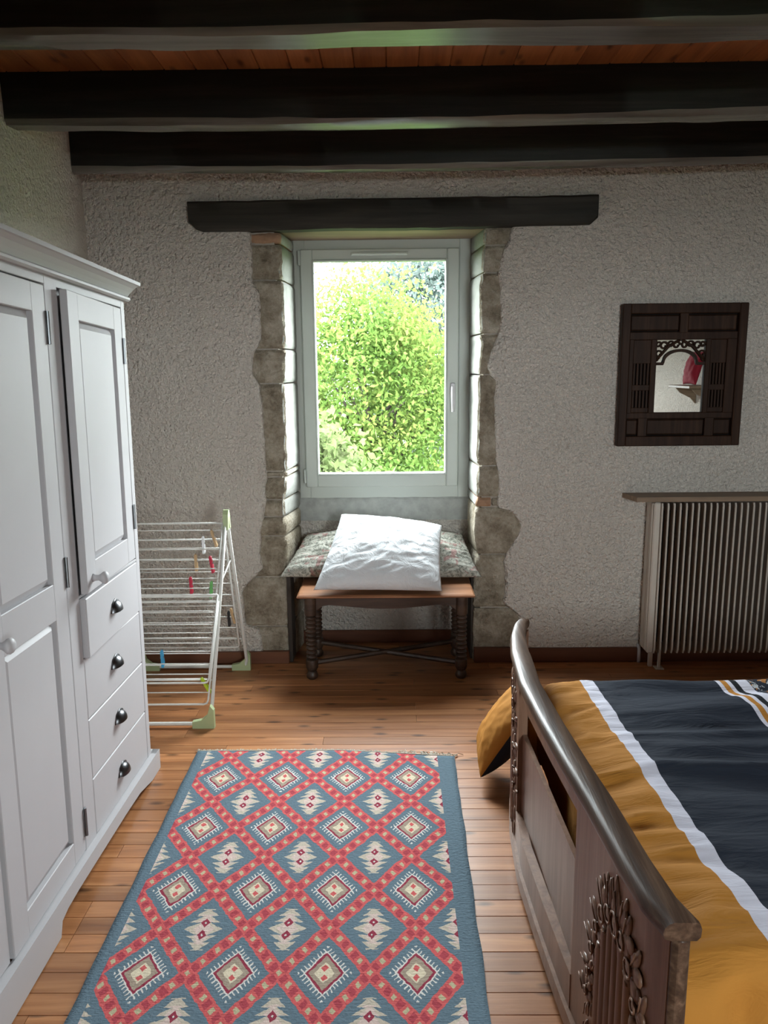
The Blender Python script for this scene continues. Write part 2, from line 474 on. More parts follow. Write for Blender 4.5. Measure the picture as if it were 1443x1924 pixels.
def interp(tab, z):
    tab = sorted(tab); zs = [a for a, _ in tab]; xs = [c for _, c in tab]
    return float(np.interp(z, zs, xs))
def nz(x, y=0.0, z=0.0): return noise.noise(Vector((x, y, z)))

XR, YF, ZC = 2.75, -1.6, 2.575          # right wall, wall behind the camera, ceiling boards

# ------------------------------------------------------------------ floor
slab = MB().box(-1.6, XR + 0.1, YF - 0.1, 4.3, -0.16, -0.022).build('floor', 'floor_gap')
structure(slab, 'varnished pine plank floor with dark joints')
plank_me = MB().box(-0.5, 0.5, -0.5, 0.5, -0.5, 0.5).build('floor_plank', 'floor_pine').data
bpy.data.objects.remove(bpy.data.objects['floor_plank'])
PIT = 0.0682
def bevelled_plank(L):
    me = bpy.data.meshes.new('floor_plank'); w, h = PIT / 2 - 0.0004, 0.022; c = 0.0011
    prof = [(-w, -h), (w, -h), (w, -c), (w - c, 0), (-w + c, 0), (-w, -c)]
    vs = [(x, y, z) for x in (-L / 2, L / 2) for (y, z) in prof]; n = 6
    fs = [(k, (k + 1) % n, n + (k + 1) % n, n + k) for k in range(n)] + [tuple(reversed(range(n))), tuple(range(n, 2 * n))]
    me.from_pydata(vs, [], fs); me.update(); me.materials.append(M['floor_pine']); return me
PL = {round(k * 0.2, 1): bevelled_plank(k * 0.2 - 0.0016) for k in range(2, 22)}
row = 0
y = 4.2 - PIT / 2
while y > YF - 0.05:
    x, xe = (-1.5, XR + 0.05) if y < 3.9 + 0.03 else (-0.57, 0.47)
    first = True
    while x < xe - 0.02:
        L = random.choice([1.2, 1.4, 1.6, 1.8, 2.0, 2.4])
        if first: L = random.choice([0.6, 0.8, 1.2, 1.6, 2.0])
        L = round(min(L, max(0.4, math.ceil((xe - x) * 5) / 5)), 1); first = False
        o = bpy.data.objects.new('floor_plank', PL[L]); COL.objects.link(o); o.parent = slab
        o.location = (x + L / 2, y, random.uniform(-0.0007, 0.0))
        x += L
    y -= PIT; row += 1

# ------------------------------------------------------------------ ceiling and beams
ceil = MB().box(-1.6, XR + 0.1, YF - 0.1, 4.3, ZC + 0.022, ZC + 0.16).build('ceiling', 'floor_gap')
structure(ceil, 'orange pine board ceiling carried on dark beams')
def ceil_plank():
    me = bpy.data.meshes.new('ceiling_plank'); w, c = 0.0545, 0.003; prof = [(-w, 0.02), (w, 0.02), (w, c), (w - c, 0), (-w + c, 0), (-w, c)]
    vs = [(x, yy, z) for yy in (YF, 3.95) for (x, z) in prof]; n = 6
    fs = [(k, (k + 1) % n, n + (k + 1) % n, n + k) for k in range(n)] + [tuple(reversed(range(n))), tuple(range(n, 2 * n))]
    me.from_pydata(vs, [], fs); me.update(); me.materials.append(M['ceiling_pine'])
    return me
cpm = ceil_plank()
x = -1.5
while x < XR + 0.05:
    o = bpy.data.objects.new('ceiling_plank', cpm); COL.objects.link(o); o.parent = ceil
    o.location = (x, 0, ZC + random.uniform(0, 0.001)); x += 0.1105
def beam(y0, y1, zb, x0, x1, seed, slope=0.0):
    rows = []; nx = 72
    for i in range(nx + 1):
        x = x0 + (x1 - x0) * i / nx
        w = lambda k: 0.010 * nz(x * 1.3 + seed, k * 3.1) + 0.004 * nz(x * 6 + seed, k * 5.7)
        zb_ = zb + slope * (x - 0.4) - 0.016 * math.cos((x - 0.3) * 0.9) + 0.016
        ring = [(x, y0 + w(1), ZC + 0.005), (x, y0 + w(2) - 0.002, zb_ + 0.016 + w(3)), (x, y0 + 0.010 + w(2), zb_ + w(4)),
                (x, (y0 + y1) / 2, zb_ - 0.002 + w(5)), (x, y1 - 0.010 + w(6), zb_ + w(7)), (x, y1 + w(6), zb_ + 0.014 + w(8)), (x, y1 + w(9), ZC + 0.005)]
        rows.append(ring)
    m = MB().grid(rows); n = 7
    for i in range(nx): m.f.append((i * n, (i + 1) * n, (i + 1) * n + 6, i * n + 6))
    m.f.append(tuple(range(7))); m.f.append(tuple(nx * 7 + k for k in reversed(range(7))))
    o = m.build('ceiling_beam', 'beam', ceil, 'auto')
    o.data.materials.append(M['beam_under'])
    for p in o.data.polygons:
        if p.center.z < zb + 0.035 and abs(p.normal.z) > 0.35: p.material_index = 1
    return o
for k, (y0, y1, zb, lx) in enumerate([(2.165, 2.285, 2.402, -1.45), (2.905, 3.01, 2.402, -1.42), (3.555, 3.63, 2.402, -1.42),
                                      (1.44, 1.56, 2.40, -1.45), (0.72, 0.84, 2.40, -1.45), (0.0, 0.12, 2.40, -1.45), (-0.72, -0.60, 2.40, -1.45)]):
    beam(y0, y1, zb, lx, XR + 0.05, 3.7 * k, 0.006 if k == 2 else 0.004)

# ------------------------------------------------------------------ walls
LP = [(2.26, -0.679), (2.199, -0.679), (2.097, -0.674), (1.98, -0.677), (1.909, -0.644), (1.843, -0.641), (1.743, -0.642), (1.681, -0.648), (1.63, -0.684), (1.531, -0.699), (1.473, -0.664), (1.366, -0.652), (1.24, -0.649), (1.113, -0.648), (1.006, -0.644), (0.92, -0.656), (0.875, -0.649), (0.789, -0.669), (0.732, -0.683), (0.587, -0.694), (0.526, -0.68), (0.475, -0.721), (0.429, -0.774), (0.385, -0.798), (0.306, -0.79), (0.211, -0.786), (0.184, -0.713), (0.064, -0.698), (0.0, -0.69)]
LN = [(2.172, -0.53), (1.978, -0.53), (1.9, -0.524), (1.659, -0.526), (1.469, -0.538), (1.239, -0.538), (1.027, -0.537), (0.852, -0.559), (0.711, -0.553), (0.468, -0.556), (0.304, -0.557), (0.063, -0.555)]
RN = [(2.22, 0.455), (2.124, 0.449), (2.0, 0.445), (1.93, 0.439), (1.711, 0.439), (1.649, 0.449), (1.548, 0.441), (1.498, 0.436), (1.27, 0.436), (1.07, 0.434), (1.043, 0.442), (0.996, 0.434), (0.888, 0.433), (0.802, 0.429), (0.715, 0.424), (0.578, 0.44), (0.437, 0.425), (0.081, 0.426)]
RP = [(2.26, 0.60), (2.211, 0.591), (2.132, 0.572), (2.11, 0.552), (2.061, 0.538), (1.992, 0.526), (1.929, 0.535), (1.83, 0.542), (1.759, 0.541), (1.698, 0.529), (1.618, 0.496), (1.548, 0.478), (1.506, 0.497), (1.477, 0.526), (1.395, 0.518), (1.229, 0.523), (1.08, 0.531), (1.017, 0.543), (0.932, 0.55), (0.865, 0.543), (0.834, 0.546), (0.817, 0.612), (0.764, 0.655), (0.721, 0.664), (0.659, 0.635), (0.6, 0.597), (0.554, 0.582), (0.436, 0.591), (0.319, 0.583), (0.275, 0.64), (0.251, 0.663), (0.151, 0.649), (0.079, 0.613), (0.0, 0.60)]
WY, PY = 3.90, 3.884                       # stone face, plaster face
wb = MB()
ZS = [2.26 - 0.012 * k for k in range(int(2.26 / 0.012) + 1)] + [0.0]
def plaster_rows(edge, outer, seed):
    sgn = 1 if outer < edge[0][1] else -1   # direction from outer to edge
    rows = []
    for z in ZS:
        e = interp(edge, z) + 0.005 * nz(z * 34, seed) + 0.003 * nz(z * 90, seed)
        r = []
        for k in range(9):
            f = k / 8; x = outer + (e - sgn * 0.012 - outer) * (f ** 0.4)
            bulge = 0.006 * nz(x * 1.7, 0, z * 1.7) + 0.003 * nz(x * 7, 3, z * 7)
            r.append((x, PY + bulge, z))
        r.append((e - sgn * 0.003, PY + 0.006, z)); r.append((e, WY - 0.003, z)); r.append((e + sgn * 0.002, WY + 0.02, z))
        rows.append(r)
    return rows
wb.grid(plaster_rows(LP, -1.55, 2.2)); wb.grid(plaster_rows(RP, XR + 0.05, 8.8))
wb.box(-1.55, XR + 0.05, PY + 0.002, WY + 0.05, 2.255, ZC + 0.03)
wb.box(-1.55, -0.80, WY + 0.02, 4.25, -0.1, ZC + 0.03); wb.box(0.66, XR + 0.05, WY + 0.02, 4.25, -0.1, ZC + 0.03)
wb.box(-0.80, 0.66, WY + 0.045, 4.25, 2.36, ZC + 0.03)
back = wb.build('wall_back', 'plaster', None, 'auto', fix=False)
bm = bmesh.new(); bm.from_mesh(back.data); bmesh.ops.recalc_face_normals(bm, faces=bm.faces[:]); bm.to_mesh(back.data); bm.free()
structure(back, 'roughcast plaster wall with an exposed stone window niche')

def stone(side, z1, z0, seed, mat='stone', outer=None, inner=None, recess=0.0, name='stone', y1=4.26, yf=WY):
    """a jamb block: front face in the wall plane, reveal face running back to the window"""
    N_ = LN if side < 0 else RN; Pp = LP if side < 0 else RP
    gap = 0.0035; z1 -= gap; z0 += gap
    nzv = max(4, int((z1 - z0) / 0.013)); rows = []
    for i in range(nzv + 1):
        z = z0 + (z1 - z0) * i / nzv
        e_in = (interp(N_, z) if inner is None else inner) + 0.005 * nz(z * 22, seed) + 0.0025 * nz(z * 70, seed)
        e_out = (min(interp(Pp, z + d) for d in (-0.02, 0, 0.02)) - 0.03 if side < 0 else max(interp(Pp, z + d) for d in (-0.02, 0, 0.02)) + 0.03) if outer is None else outer
        yb = 0.011 if i in (0, nzv) else 0.0
        e_back = -0.503 if side < 0 else 0.416
        r = [(e_out, y1, z), (e_out, yf + recess + yb, z)]
        for k in range(1, 12):
            f = k / 12; x = e_out + (e_in - e_out) * f
            r.append((x, yf + recess + yb + 0.009 * nz(x * 14 + seed, z * 14) + 0.006 * nz(x * 40, z * 40, seed), z))
        s_ = -1 if side > 0 else 1
        r.append((e_in - s_ * 0.008, yf + recess + yb + 0.003, z)); r.append((e_in + (-s_ * yb * 0.6), yf + recess + 0.010 + yb, z))
        for k in range(1, 5):
            f = k / 4; x = e_in + (e_back - e_in) * f if inner is None else e_in
            r.append((x + 0.005 * nz(z * 14, f * 4, seed) * (1 - f) - s_ * yb * 0.6, yf + (y1 - yf) * f, z))
        rows.append(r)
    m_ = MB().grid(rows); n = len(rows[0])
    m_.f.append(tuple(range(n))); m_.f.append(tuple(nzv * n + k for k in reversed(range(n))))
    for i in range(nzv): m_.f.append((i * n, (i + 1) * n, (i + 1) * n + n - 1, i * n + n - 1))
    o = m_.build(name, mat, back, 'auto')
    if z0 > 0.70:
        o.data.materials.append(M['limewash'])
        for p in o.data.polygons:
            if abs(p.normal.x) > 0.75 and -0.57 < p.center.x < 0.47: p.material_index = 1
    return o
LJ = [2.203, 2.146, 1.976, 1.645, 1.475, 1.03, 0.999, 0.881, 0.791, 0.689, 0.468, 0.195, -0.02]
for k in range(len(LJ) - 1):
    stone(-1, LJ[k], LJ[k + 1], 1.7 * k + 0.3, 'brick' if k == 0 else 'stone', name='brick' if k == 0 else 'stone', recess=0.012 if k in (0, 5) else random.uniform(-0.002, 0.006))
RJ = [2.215, 2.129, 2.0, 1.708, 1.509, 1.048, 0.886, 0.834, 0.583, 0.291, -0.02]
for k in range(len(RJ) - 1):
    if k == 6:
        stone(1, RJ[k], RJ[k + 1], 55.0, 'brick', outer=0.508, name='brick', recess=0.004)
        MB().box(0.51, 0.60, WY + 0.012, WY + 0.08, RJ[k + 1] + 0.003, RJ[k] - 0.003, 0.01).build('stone', 'stone', back)
    else:
        stone(1, RJ[k], RJ[k + 1], 2.3 * k + 20.1, recess=random.uniform(-0.002, 0.006))
# mortar core behind the blocks
mo = MB().box(-0.83, -0.566, WY + 0.02, 4.19, -0.02, 2.205).box(-0.83, -0.506, 4.21, 4.29, -0.02, 2.36).build('mortar_bed', 'mortar', back)
mo = MB().box(0.462, 0.69, WY + 0.02, 4.19, -0.02, 2.215).box(0.419, 0.69, 4.21, 4.29, -0.02, 2.36).build('mortar_bed', 'mortar', back)
# lintel
rows = []
for i in range(61):
    x = -0.965 + 1.955 * i / 60
    w = lambda k: 0.005 * nz(x * 2.1, k * 4.0) + 0.003 * nz(x * 11, k * 7.0)
    top = 2.342 + 0.004 * (x) + w(1); bot = 2.198 + 0.012 * (x + 0.9) / 1.9 + w(2)
    if x < -0.92: bot += 0.045 * (-0.92 - x) / 0.045
    if x > 0.97: bot += 0.03 * (x - 0.97) / 0.02
    rows.append([(x, WY + 0.03, top), (x, 3.858 + w(3), top - 0.002), (x, 3.850 + w(4), top - 0.012), (x, 3.850 + w(5), (top + bot) / 2), (x, 3.850 + w(6), bot + 0.012), (x, 3.858 + w(6), bot),
                 (x, WY + 0.04, bot + 0.002)])
ml = MB().grid(rows); n = 7
ml.f.append(tuple(range(7))); ml.f.append(tuple(60 * 7 + k for k in reversed(range(7))))
for i in range(60): ml.f.append((i * n, (i + 1) * n, (i + 1) * n + 6, i * n + 6))
ml.build('lintel', 'lintel', back, 'auto')
MB().box(-0.70, 0.62, WY + 0.035, 4.245, 2.206, 2.37, 0.006).build('lintel_board', 'shelf_wood', back)
# niche back wall below the window: stone sill course, plaster, plank lining at the sides
rows = []
for i in range(41):
    x = -0.53 + 0.97 * i / 40
    rows.append([(x, 4.24, 0.842), (x, 4.205 + 0.004 * nz(x * 9), 0.840 + 0.006 * nz(x * 7, 4)), (x, 4.196 + 0.005 * nz(x * 8, 2), 0.828), (x, 4.196 + 0.005 * nz(x * 8, 5), 0.77),
                 (x, 4.196 + 0.005 * nz(x * 9, 8), 0.712 + 0.006 * nz(x * 6, 9)), (x, 4.24, 0.712)])
MB().grid(rows).build('sill_stone', 'sill_stone', back, 'auto')
rows = []
for i in range(21):
    x = -0.56 + 1.03 * i / 20
    rows.append([(x, 4.205 + 0.008 * nz(x * 4, z * 4), z) for z in [0.725 - 0.725 * j / 16 for j in range(17)]])
MB().grid(rows).build('niche_plaster', 'plaster', back, True)
MB().box(-0.60, 0.50, 4.225, 4.26, -0.05, 0.85).build('niche_backing', 'mortar', back)
MB().box(-0.56, 0.46, 4.185, 4.20, 0.0, 0.072, 0.003).build('niche_skirting', 'skirting', back)
MB().box(-0.56, -0.538, 3.893, 4.19, 0.0, 0.47, 0.002).build('niche_lining', 'dark_panel', back)
MB().box(0.415, 0.43, 3.93, 4.19, 0.0, 0.47, 0.002).build('niche_lining', 'dark_panel', back)

rows = []
LW = [(4.0, -1.51), (3.9, -1.475), (3.75, -1.43), (3.55, -1.385), (3.3, -1.365), (3.0, -1.36), (YF - 0.1, -1.36)]
for i in range(90):
    yy = 4.0 + (YF - 0.1 - 4.0) * i / 89
    xw = interp(LW, yy)
    rows.append([(xw + 0.008 * nz(yy * 1.9, z * 1.9) + 0.003 * nz(yy * 7, z * 7), yy, z) for z in [(ZC + 0.03) * j / 40 for j in range(41)]])
ml = MB().grid(rows); ml.box(-1.65, -1.53, YF - 0.1, 4.25, -0.1, ZC + 0.05)
structure(ml.build('wall_left', 'plaster', None, True), 'roughcast plaster wall behind the white wardrobe')
ml = MB().box(XR, XR + 0.12, YF - 0.1, 4.25, -0.1, ZC + 0.05)
structure(ml.build('wall_right', 'plaster'), 'roughcast plaster wall beyond the bed head')
ml = MB()
for (a_, c_, d_, e_) in ((-1.65, 0.96, -0.1, ZC + 0.05), (1.70, XR + 0.12, -0.1, ZC + 0.05), (0.96, 1.70, -0.1, 1.0), (0.96, 1.70, 2.0, ZC + 0.05)):
    ml.box(a_, c_, YF - 0.12, YF, d_, e_)
structure(ml.build('wall_front', 'plaster'), 'roughcast plaster wall behind the camera')
structure(MB().box(-1.46, -0.556, 3.868, WY, 0.0, 0.066, 0.003).build('baseboard_left', 'skirting'), 'red-brown skirting board behind the drying rack')
structure(MB().box(0.428, XR, 3.868, WY, 0.0, 0.078, 0.003).build('baseboard_right', 'skirting'), 'red-brown skirting board under the radiator')

# ------------------------------------------------------------------ window
def ring_frame(x0, x1, z0, z1, w, y0, y1, bev=0.004, wb_=None, wt=None):
    wb_ = wb_ or w; wt = wt or w
    m = MB()
    m.box(x0, x0 + w, y0, y1, z0, z1, bev); m.box(x1 - w, x1, y0, y1, z0, z1, bev)
    m.box(x0 + w - 0.003, x1 - w + 0.003, y0 + 0.0004, y1, z1 - wt, z1, bev); m.box(x0 + w - 0.003, x1 - w + 0.003, y0 + 0.0004, y1, z0, z0 + wb_, bev)
    return m
win = ring_frame(-0.512, 0.424, 0.836, 2.226, 0.062, 4.205, 4.275, 0.004, 0.078, 0.075).build('window_1', 'upvc', None)
structure(win, 'white plastic tilt-and-turn window in the stone niche')
sash = sub(ring_frame(-0.474, 0.362, 0.902, 2.160, 0.066, 4.182, 4.25, 0.006, 0.07, 0.058), 'sash', 'upvc', win)
sub(ring_frame(-0.412, 0.300, 0.968, 2.106, 0.012, 4.176, 4.22, 0.004), 'glazing_bead', 'upvc', sash)
sub(MB().box(-0.402, 0.29, 4.222, 4.226, 0.978, 2.098), 'pane', 'glass', win)
sub(MB().box(-0.205, 0.092, 4.170, 4.186, 2.124, 2.142, 0.004), 'trickle_vent', 'upvc', sash)
sub(MB().box(-0.195, 0.082, 4.1675, 4.172, 2.130, 2.135, 0.001), 'vent_slot', 'upvc', sash)
h = MB().box(0.318, 0.344, 4.172, 4.184, 1.395, 1.465, 0.004); h.tube([(0.331, 4.176, 1.435), (0.331, 4.150, 1.435)], 0.009, 10)
h.tube([(0.331, 4.146, 1.445), (0.331, 4.142, 1.41), (0.331, 4.144, 1.36), (0.331, 4.148, 1.312)], [0.011, 0.012, 0.011, 0.009], 10)
sub(h, 'handle', 'white_paint', sash, 'auto')
sub(MB().box(-0.486, -0.472, 4.18, 4.20, 0.925, 1.005, 0.003).tube([(-0.479, 4.178, 0.93), (-0.479, 4.178, 1.0)], 0.006, 8), 'hinge', 'upvc', win)
sub(MB().box(-0.486, -0.472, 4.18, 4.20, 2.08, 2.155, 0.003), 'hinge', 'upvc', win)

fill_win = ring_frame(0.96, 1.70, 1.0, 2.0, 0.05, YF - 0.10, YF - 0.04).build('fill_window', 'upvc', None)  # unseen window, added to brighten the back wall from the front
structure(fill_win, 'added unseen window behind the camera for fill light')
sub(MB().box(1.005, 1.655, YF - 0.075, YF - 0.071, 1.045, 1.955), 'pane', 'glass', fill_win)

# ------------------------------------------------------------------ wardrobe
W = thing('wardrobe', 'large white painted wardrobe with panelled doors, four drawers and cornice', 'wardrobe', (-1.15, 2.76, 0.0))
wp = lambda mb, name, mat='white_paint', smooth=False: mb.build(name, mat, W, smooth)
FX = -0.950
body = MB().box(-1.345, FX - 0.024, 1.12, 2.755, 0.06, 1.80)                          # carcass
wp(body, 'carcass')
ff = MB()
for (a, c) in ((1.12, 1.165), (2.118, 2.198), (2.722, 2.757)): ff.box(FX - 0.03, FX, a, c, 0.075, 1.80, 0.0015)
ff.box(FX - 0.0302, FX - 0.0006, 1.12, 2.757, 1.766, 1.80, 0.0015); ff.box(FX - 0.0302, FX - 0.0006, 2.19, 2.73, 0.853, 0.862, 0.001)
wp(ff, 'face_frame')
# cornice: profile swept along the front and mitred round the right end
prof = [(0.0, 1.790), (0.012, 1.790), (0.018, 1.796), (0.018, 1.803), (0.012, 1.808), (0.014, 1.812), (0.020, 1.822), (0.030, 1.836), (0.042, 1.846), (0.048, 1.848), (0.048, 1.860), (0.0, 1.862)]
path = [(FX, 1.12, (1, -1)), (FX, 2.757, (1, 1)), (-1.345, 2.757, (0, 1))]
rows = []
for (px, py, (ax, ay)) in path: rows.append([(px + ax * d, py + ay * d, z) for d, z in prof])
rows[0] = [(FX + d, 1.12 - d, z) for d, z in prof]
rows.insert(0, [(-1.345, 1.12 - d, z) for d, z in prof])
cm = MB().grid(rows); cm.box(-1.345, FX + 0.01, 1.115, 2.76, 1.852, 1.861); wp(cm, 'cornice')
# plinth with bracket feet
pl = [(2.795, 0.078), (2.795, 0.0), (2.69, 0.0), (2.63, 0.012), (2.55, 0.026), (2.4, 0.030), (2.0, 0.030), (1.92, 0.026), (1.88, 0.016), (1.865, -0.024), (1.30, -0.04), (1.08, -0.05), (1.08, 0.078)]
pm = MB().prism(pl, 'x', FX + 0.022, FX - 0.004); wp(pm, 'plinth')
pm = MB().prism([(-0.93, 0.078), (-0.93, 0.0), (-1.0, 0.0), (-1.06, 0.03), (-1.26, 0.03), (-1.30, 0.0), (-1.345, 0.0), (-1.345, 0.078)], 'y', 2.757, 2.795); wp(pm, 'plinth')

def door_frame(y0, y1, z0, z1, panels, st=0.075, th=0.022):
    """stiles and rails with an opening for each panel (zlo, zhi)"""
    m = MB(); x0, x1 = FX - th, FX
    m.box(x0, x1, y0, y0 + st, z0, z1, 0.002); m.box(x0, x1, y1 - st, y1, z0, z1, 0.002)
    zs = [z0] + [q for pz in sorted(panels) for q in pz] + [z1]
    for k in range(0, len(zs), 2): m.box(x0 + 0.0003, x1 - 0.0003, y0 + st - 0.002, y1 - st + 0.002, zs[k], zs[k + 1], 0.002)
    return m
def door_panel(y0, y1, z0, z1):
    a, e = 0.0, 0.022
    rings = [(0.0, FX - 0.016), (0.004, FX - 0.016), (e, FX - 0.007), (e + 0.002, FX - 0.006)]
    rows = [[(x, y0 + d, z0 + d), (x, y1 - d, z0 + d), (x, y1 - d, z1 - d), (x, y0 + d, z1 - d)] for d, x in rings]
    m = MB(); o = 0
    for r in rows: m.v += r
    for k in range(len(rows) - 1):
        for j in range(4): m.f.append((k * 4 + j, k * 4 + (j + 1) % 4, (k + 1) * 4 + (j + 1) % 4, (k + 1) * 4 + j))
    n = (len(rows) - 1) * 4; m.f.append((n, n + 1, n + 2, n + 3)); m.f.append((3, 2, 1, 0))
    return m
def hinge(y, z): return MB().box(FX - 0.004, FX + 0.003, y - 0.010, y + 0.010, z - 0.045, z + 0.045, 0.001).tube([(FX + 0.004, y, z - 0.045), (FX + 0.004, y, z + 0.045)], 0.0045, 8)
def knob(y, z):
    p = [(0.013, 0.0), (0.010, 0.008), (0.009, 0.018), (0.014, 0.026), (0.019, 0.032), (0.020, 0.038), (0.016, 0.044), (0.006, 0.047)]
    return MB().lathe(p, (FX, y, z), 'x', 18)
def make_door(y0, y1, z0, z1, panels, hinges, knob_at, st, swing=None):
    d = wp(door_frame(y0, y1, z0, z1, panels, st), 'door')
    kids = [(door_panel(y0 + st - 0.003, y1 - st + 0.003, a - 0.003, c + 0.003), 'panel', 'white_paint', False) for a, c in panels]
    kids += [(hinge(*h_), 'hinge', 'hinge_steel', 'auto') for h_ in hinges]
    if knob_at: kids.append((knob(*knob_at), 'knob', 'white_paint', True))
    for mb, nm, mt, sm in kids: sub(mb, nm, mt, d, sm)
    if swing:
        py, ang = swing; R = Matrix.Translation((FX, py, 0)) @ Matrix.Rotation(ang, 4, 'Z') @ Matrix.Translation((-FX, -py, 0))
        d.matrix_parent_inverse = BASE[W.name] @ R
    return d
make_door(2.202, 2.718, 0.866, 1.762, [(0.955, 1.682)], [(2.722, 1.615), (2.722, 1.02)], (2.255, 0.905), 0.085, (2.718, math.radians(2.9)))
make_door(1.652, 2.114, 0.082, 1.762, [(0.155, 0.835), (0.94, 1.685)], [(2.118, 1.648), (2.118, 0.955), (2.118, 0.172)], (1.69, 0.878), 0.082, (2.114, math.radians(0.7)))
make_door(1.170, 1.640, 0.082, 1.762, [(0.155, 0.835), (0.94, 1.685)], [(1.166, 1.648), (1.166, 0.172)], (1.60, 0.878), 0.082)
def cup_pull(y, z):
    m = MB(); rows = []
    for i in range(9):
        th = PI * i / 8
        r = []
        for j in range(7):
            ph = PI / 2 * j / 6
            r.append((FX + 0.024 * math.sin(ph) * (0.35 + 0.65 * math.sin(th)), y - 0.041 * math.cos(th) * (1 - 0.10 * math.sin(ph)), z - 0.012 + 0.036 * math.sin(th) * math.cos(ph)))
        rows.append(r)
    m.grid(rows)
    rows2 = [[(p[0] - 0.0025 if p[0] > FX + 0.004 else p[0], p[1] * 1.0 + (y - p[1]) * 0.06, p[2] - 0.0015) for p in r] for r in rows]
    m.grid(rows2)
    m.tube([(FX + 0.001, y - 0.043, z - 0.013), (FX + 0.001, y - 0.041 * 0.7, z + 0.016), (FX + 0.001, y, z + 0.026), (FX + 0.001, y + 0.041 * 0.7, z + 0.016), (FX + 0.001, y + 0.043, z - 0.013)], 0.003, 6)
    return m
for k, (z0, z1, dx_) in enumerate([(0.664, 0.851, 0.010), (0.466, 0.660, 0.0), (0.270, 0.462, 0.0), (0.080, 0.266, 0.0)]):
    d = wp(MB().box(FX - 0.022, FX, 2.202, 2.718, z0, z1, 0.0025), 'drawer')
    sub(cup_pull(2.455, (z0 + z1) / 2 - 0.002), 'cup_pull', 'pewter', d, True)
    if k == 0:
        R = Matrix.Translation((FX + 0.002, 2.718, 0)) @ Matrix.Rotation(math.radians(1.8), 4, 'Z') @ Matrix.Translation((-FX, -2.718, 0))
        d.matrix_parent_inverse = BASE[W.name] @ R
W.rotation_euler = (math.radians(-1.75), 0, 0)

# ------------------------------------------------------------------ drying rack and pegs
TY, TZ, FY, BY = 3.46, 0.90, 3.135, 3.79
XRr, XLl = -0.80, -1.31
R_ = thing('drying_rack', 'white wire folding laundry rack with pale green feet beside the wardrobe', 'drying rack', (-1.05, 3.46, 0.0))
def fpt(t_, off=0.0): return TY + (FY - TY) * t_ - off, TZ + (0.018 - TZ) * t_ - off * 0.35
def bpt(t_, off=0.0): return TY + (BY - TY) * t_ + off, TZ + (0.018 - TZ) * t_ - off * 0.35
def xr(t_): return -0.762 - 0.045 * t_
def uframe(fn, name, sx):
    pts = [(sx, *fn(0.0)), (sx - 0.04 if fn is fpt else sx + 0.0, *fn(0.97))]
    xa, xb = sx, (sx - 0.04 if fn is fpt else sx)
    yb, zb = fn(1.0)
    p = [(xa, *fn(0.0)), (xa + (xb - xa) * 0.5, *fn(0.5)), (xb, *fn(0.95)), (xb - 0.008, *fn(0.99)), (xb - 0.03, yb, zb), (XLl + 0.03, yb, zb), (XLl, *fn(0.95)), (XLl, *fn(0.0))]
    MB().tube(p, 0.0085, 8, True).build(name, 'rack_white', R_, True)
uframe(fpt, 'leg_frame', -0.765); uframe(bpt, 'leg_frame', -0.765)
for xx in (-0.765, XLl):
    c = MB()
    c.prism([(TY - 0.032, TZ - 0.075), (TY - 0.022, TZ - 0.005), (TY - 0.008, TZ + 0.014), (TY + 0.008, TZ + 0.014), (TY + 0.022, TZ - 0.005), (TY + 0.032, TZ - 0.075), (TY + 0.014, TZ - 0.075), (TY, TZ - 0.02), (TY - 0.014, TZ - 0.075)], 'x', xx - 0.012, xx + 0.012)
    c.build('hinge_cap', 'rack_green', R_)
for (fn, xx, dx_) in ((fpt, -0.80, -1), (bpt, -0.76, -1), (fpt, XLl, 1), (bpt, XLl, 1)):
    yb, zb = fn(1.0)
    f_ = MB().prism([(xx + 0.012 * -dx_, 0.0), (xx + 0.012 * -dx_, 0.085), (xx + 0.004 * dx_, 0.105), (xx + 0.018 * dx_, 0.06), (xx + 0.045 * dx_, 0.038), (xx + 0.085 * dx_, 0.030), (xx + 0.085 * dx_, 0.0)], 'y', yb - 0.012, yb + 0.012)
    f_.build('foot', 'rack_green', R_)
def wing(fn, t0, t1, nw, off, xin=0.012):
    """a hanging wing: bent wire outline with cross wires"""
    x1, x0 = -0.765 - 0.02 * t0 - xin, XLl + xin
    x1b = -0.765 - (0.045 if fn is fpt else 0.01) * t1 - xin
    a, b_ = fn(t0, off), fn(t1, off)
    am, bm_ = fn(t1 - 0.02, off), None
    MB().tube([(x1, *a), (x1b, *am), (x1b - 0.006, *fn(t1 - 0.005, off)), (x1b - 0.02, *b_), (x0 + 0.02, *b_), (x0 + 0.006, *fn(t1 - 0.005, off)), (x0, *am), (x0, *a)], 0.0045, 8).tube([(x0, *a), (x1, *a)], 0.0045, 8).build('wing_frame', 'rack_white', R_, True)
    for k in range(nw):
        t_ = t0 + (t1 - t0) * (k + 0.7) / (nw + 0.6)
        xx = x1 + (x1b - x1) * (t_ - t0) / (t1 - t0)
        MB().tube([(x0, *fn(t_, off + 0.003)), (xx, *fn(t_, off + 0.003))], 0.0026, 6).build('wire', 'rack_white', R_, True)
wing(fpt, 0.045, 0.40, 7, 0.012)
wing(fpt, 0.37, 0.78, 8, 0.045)
wing(fpt, 0.42, 0.90, 7, 0.016)
wing(bpt, 0.16, 0.86, 9, -0.03)
MB().tube([(XLl, *fpt(0.80)), (-0.795, *fpt(0.80))], 0.004, 6).build('cross_bar', 'rack_white', R_, True)
MB().tube([(XLl, *bpt(0.80)), (-0.765, *bpt(0.80))], 0.004, 6).build('cross_bar', 'rack_white', R_, True)
MB().tube([(-0.785, *fpt(0.36)), (-0.772, *bpt(0.27))], 0.004, 6).build('stay', 'rack_white', R_, True)

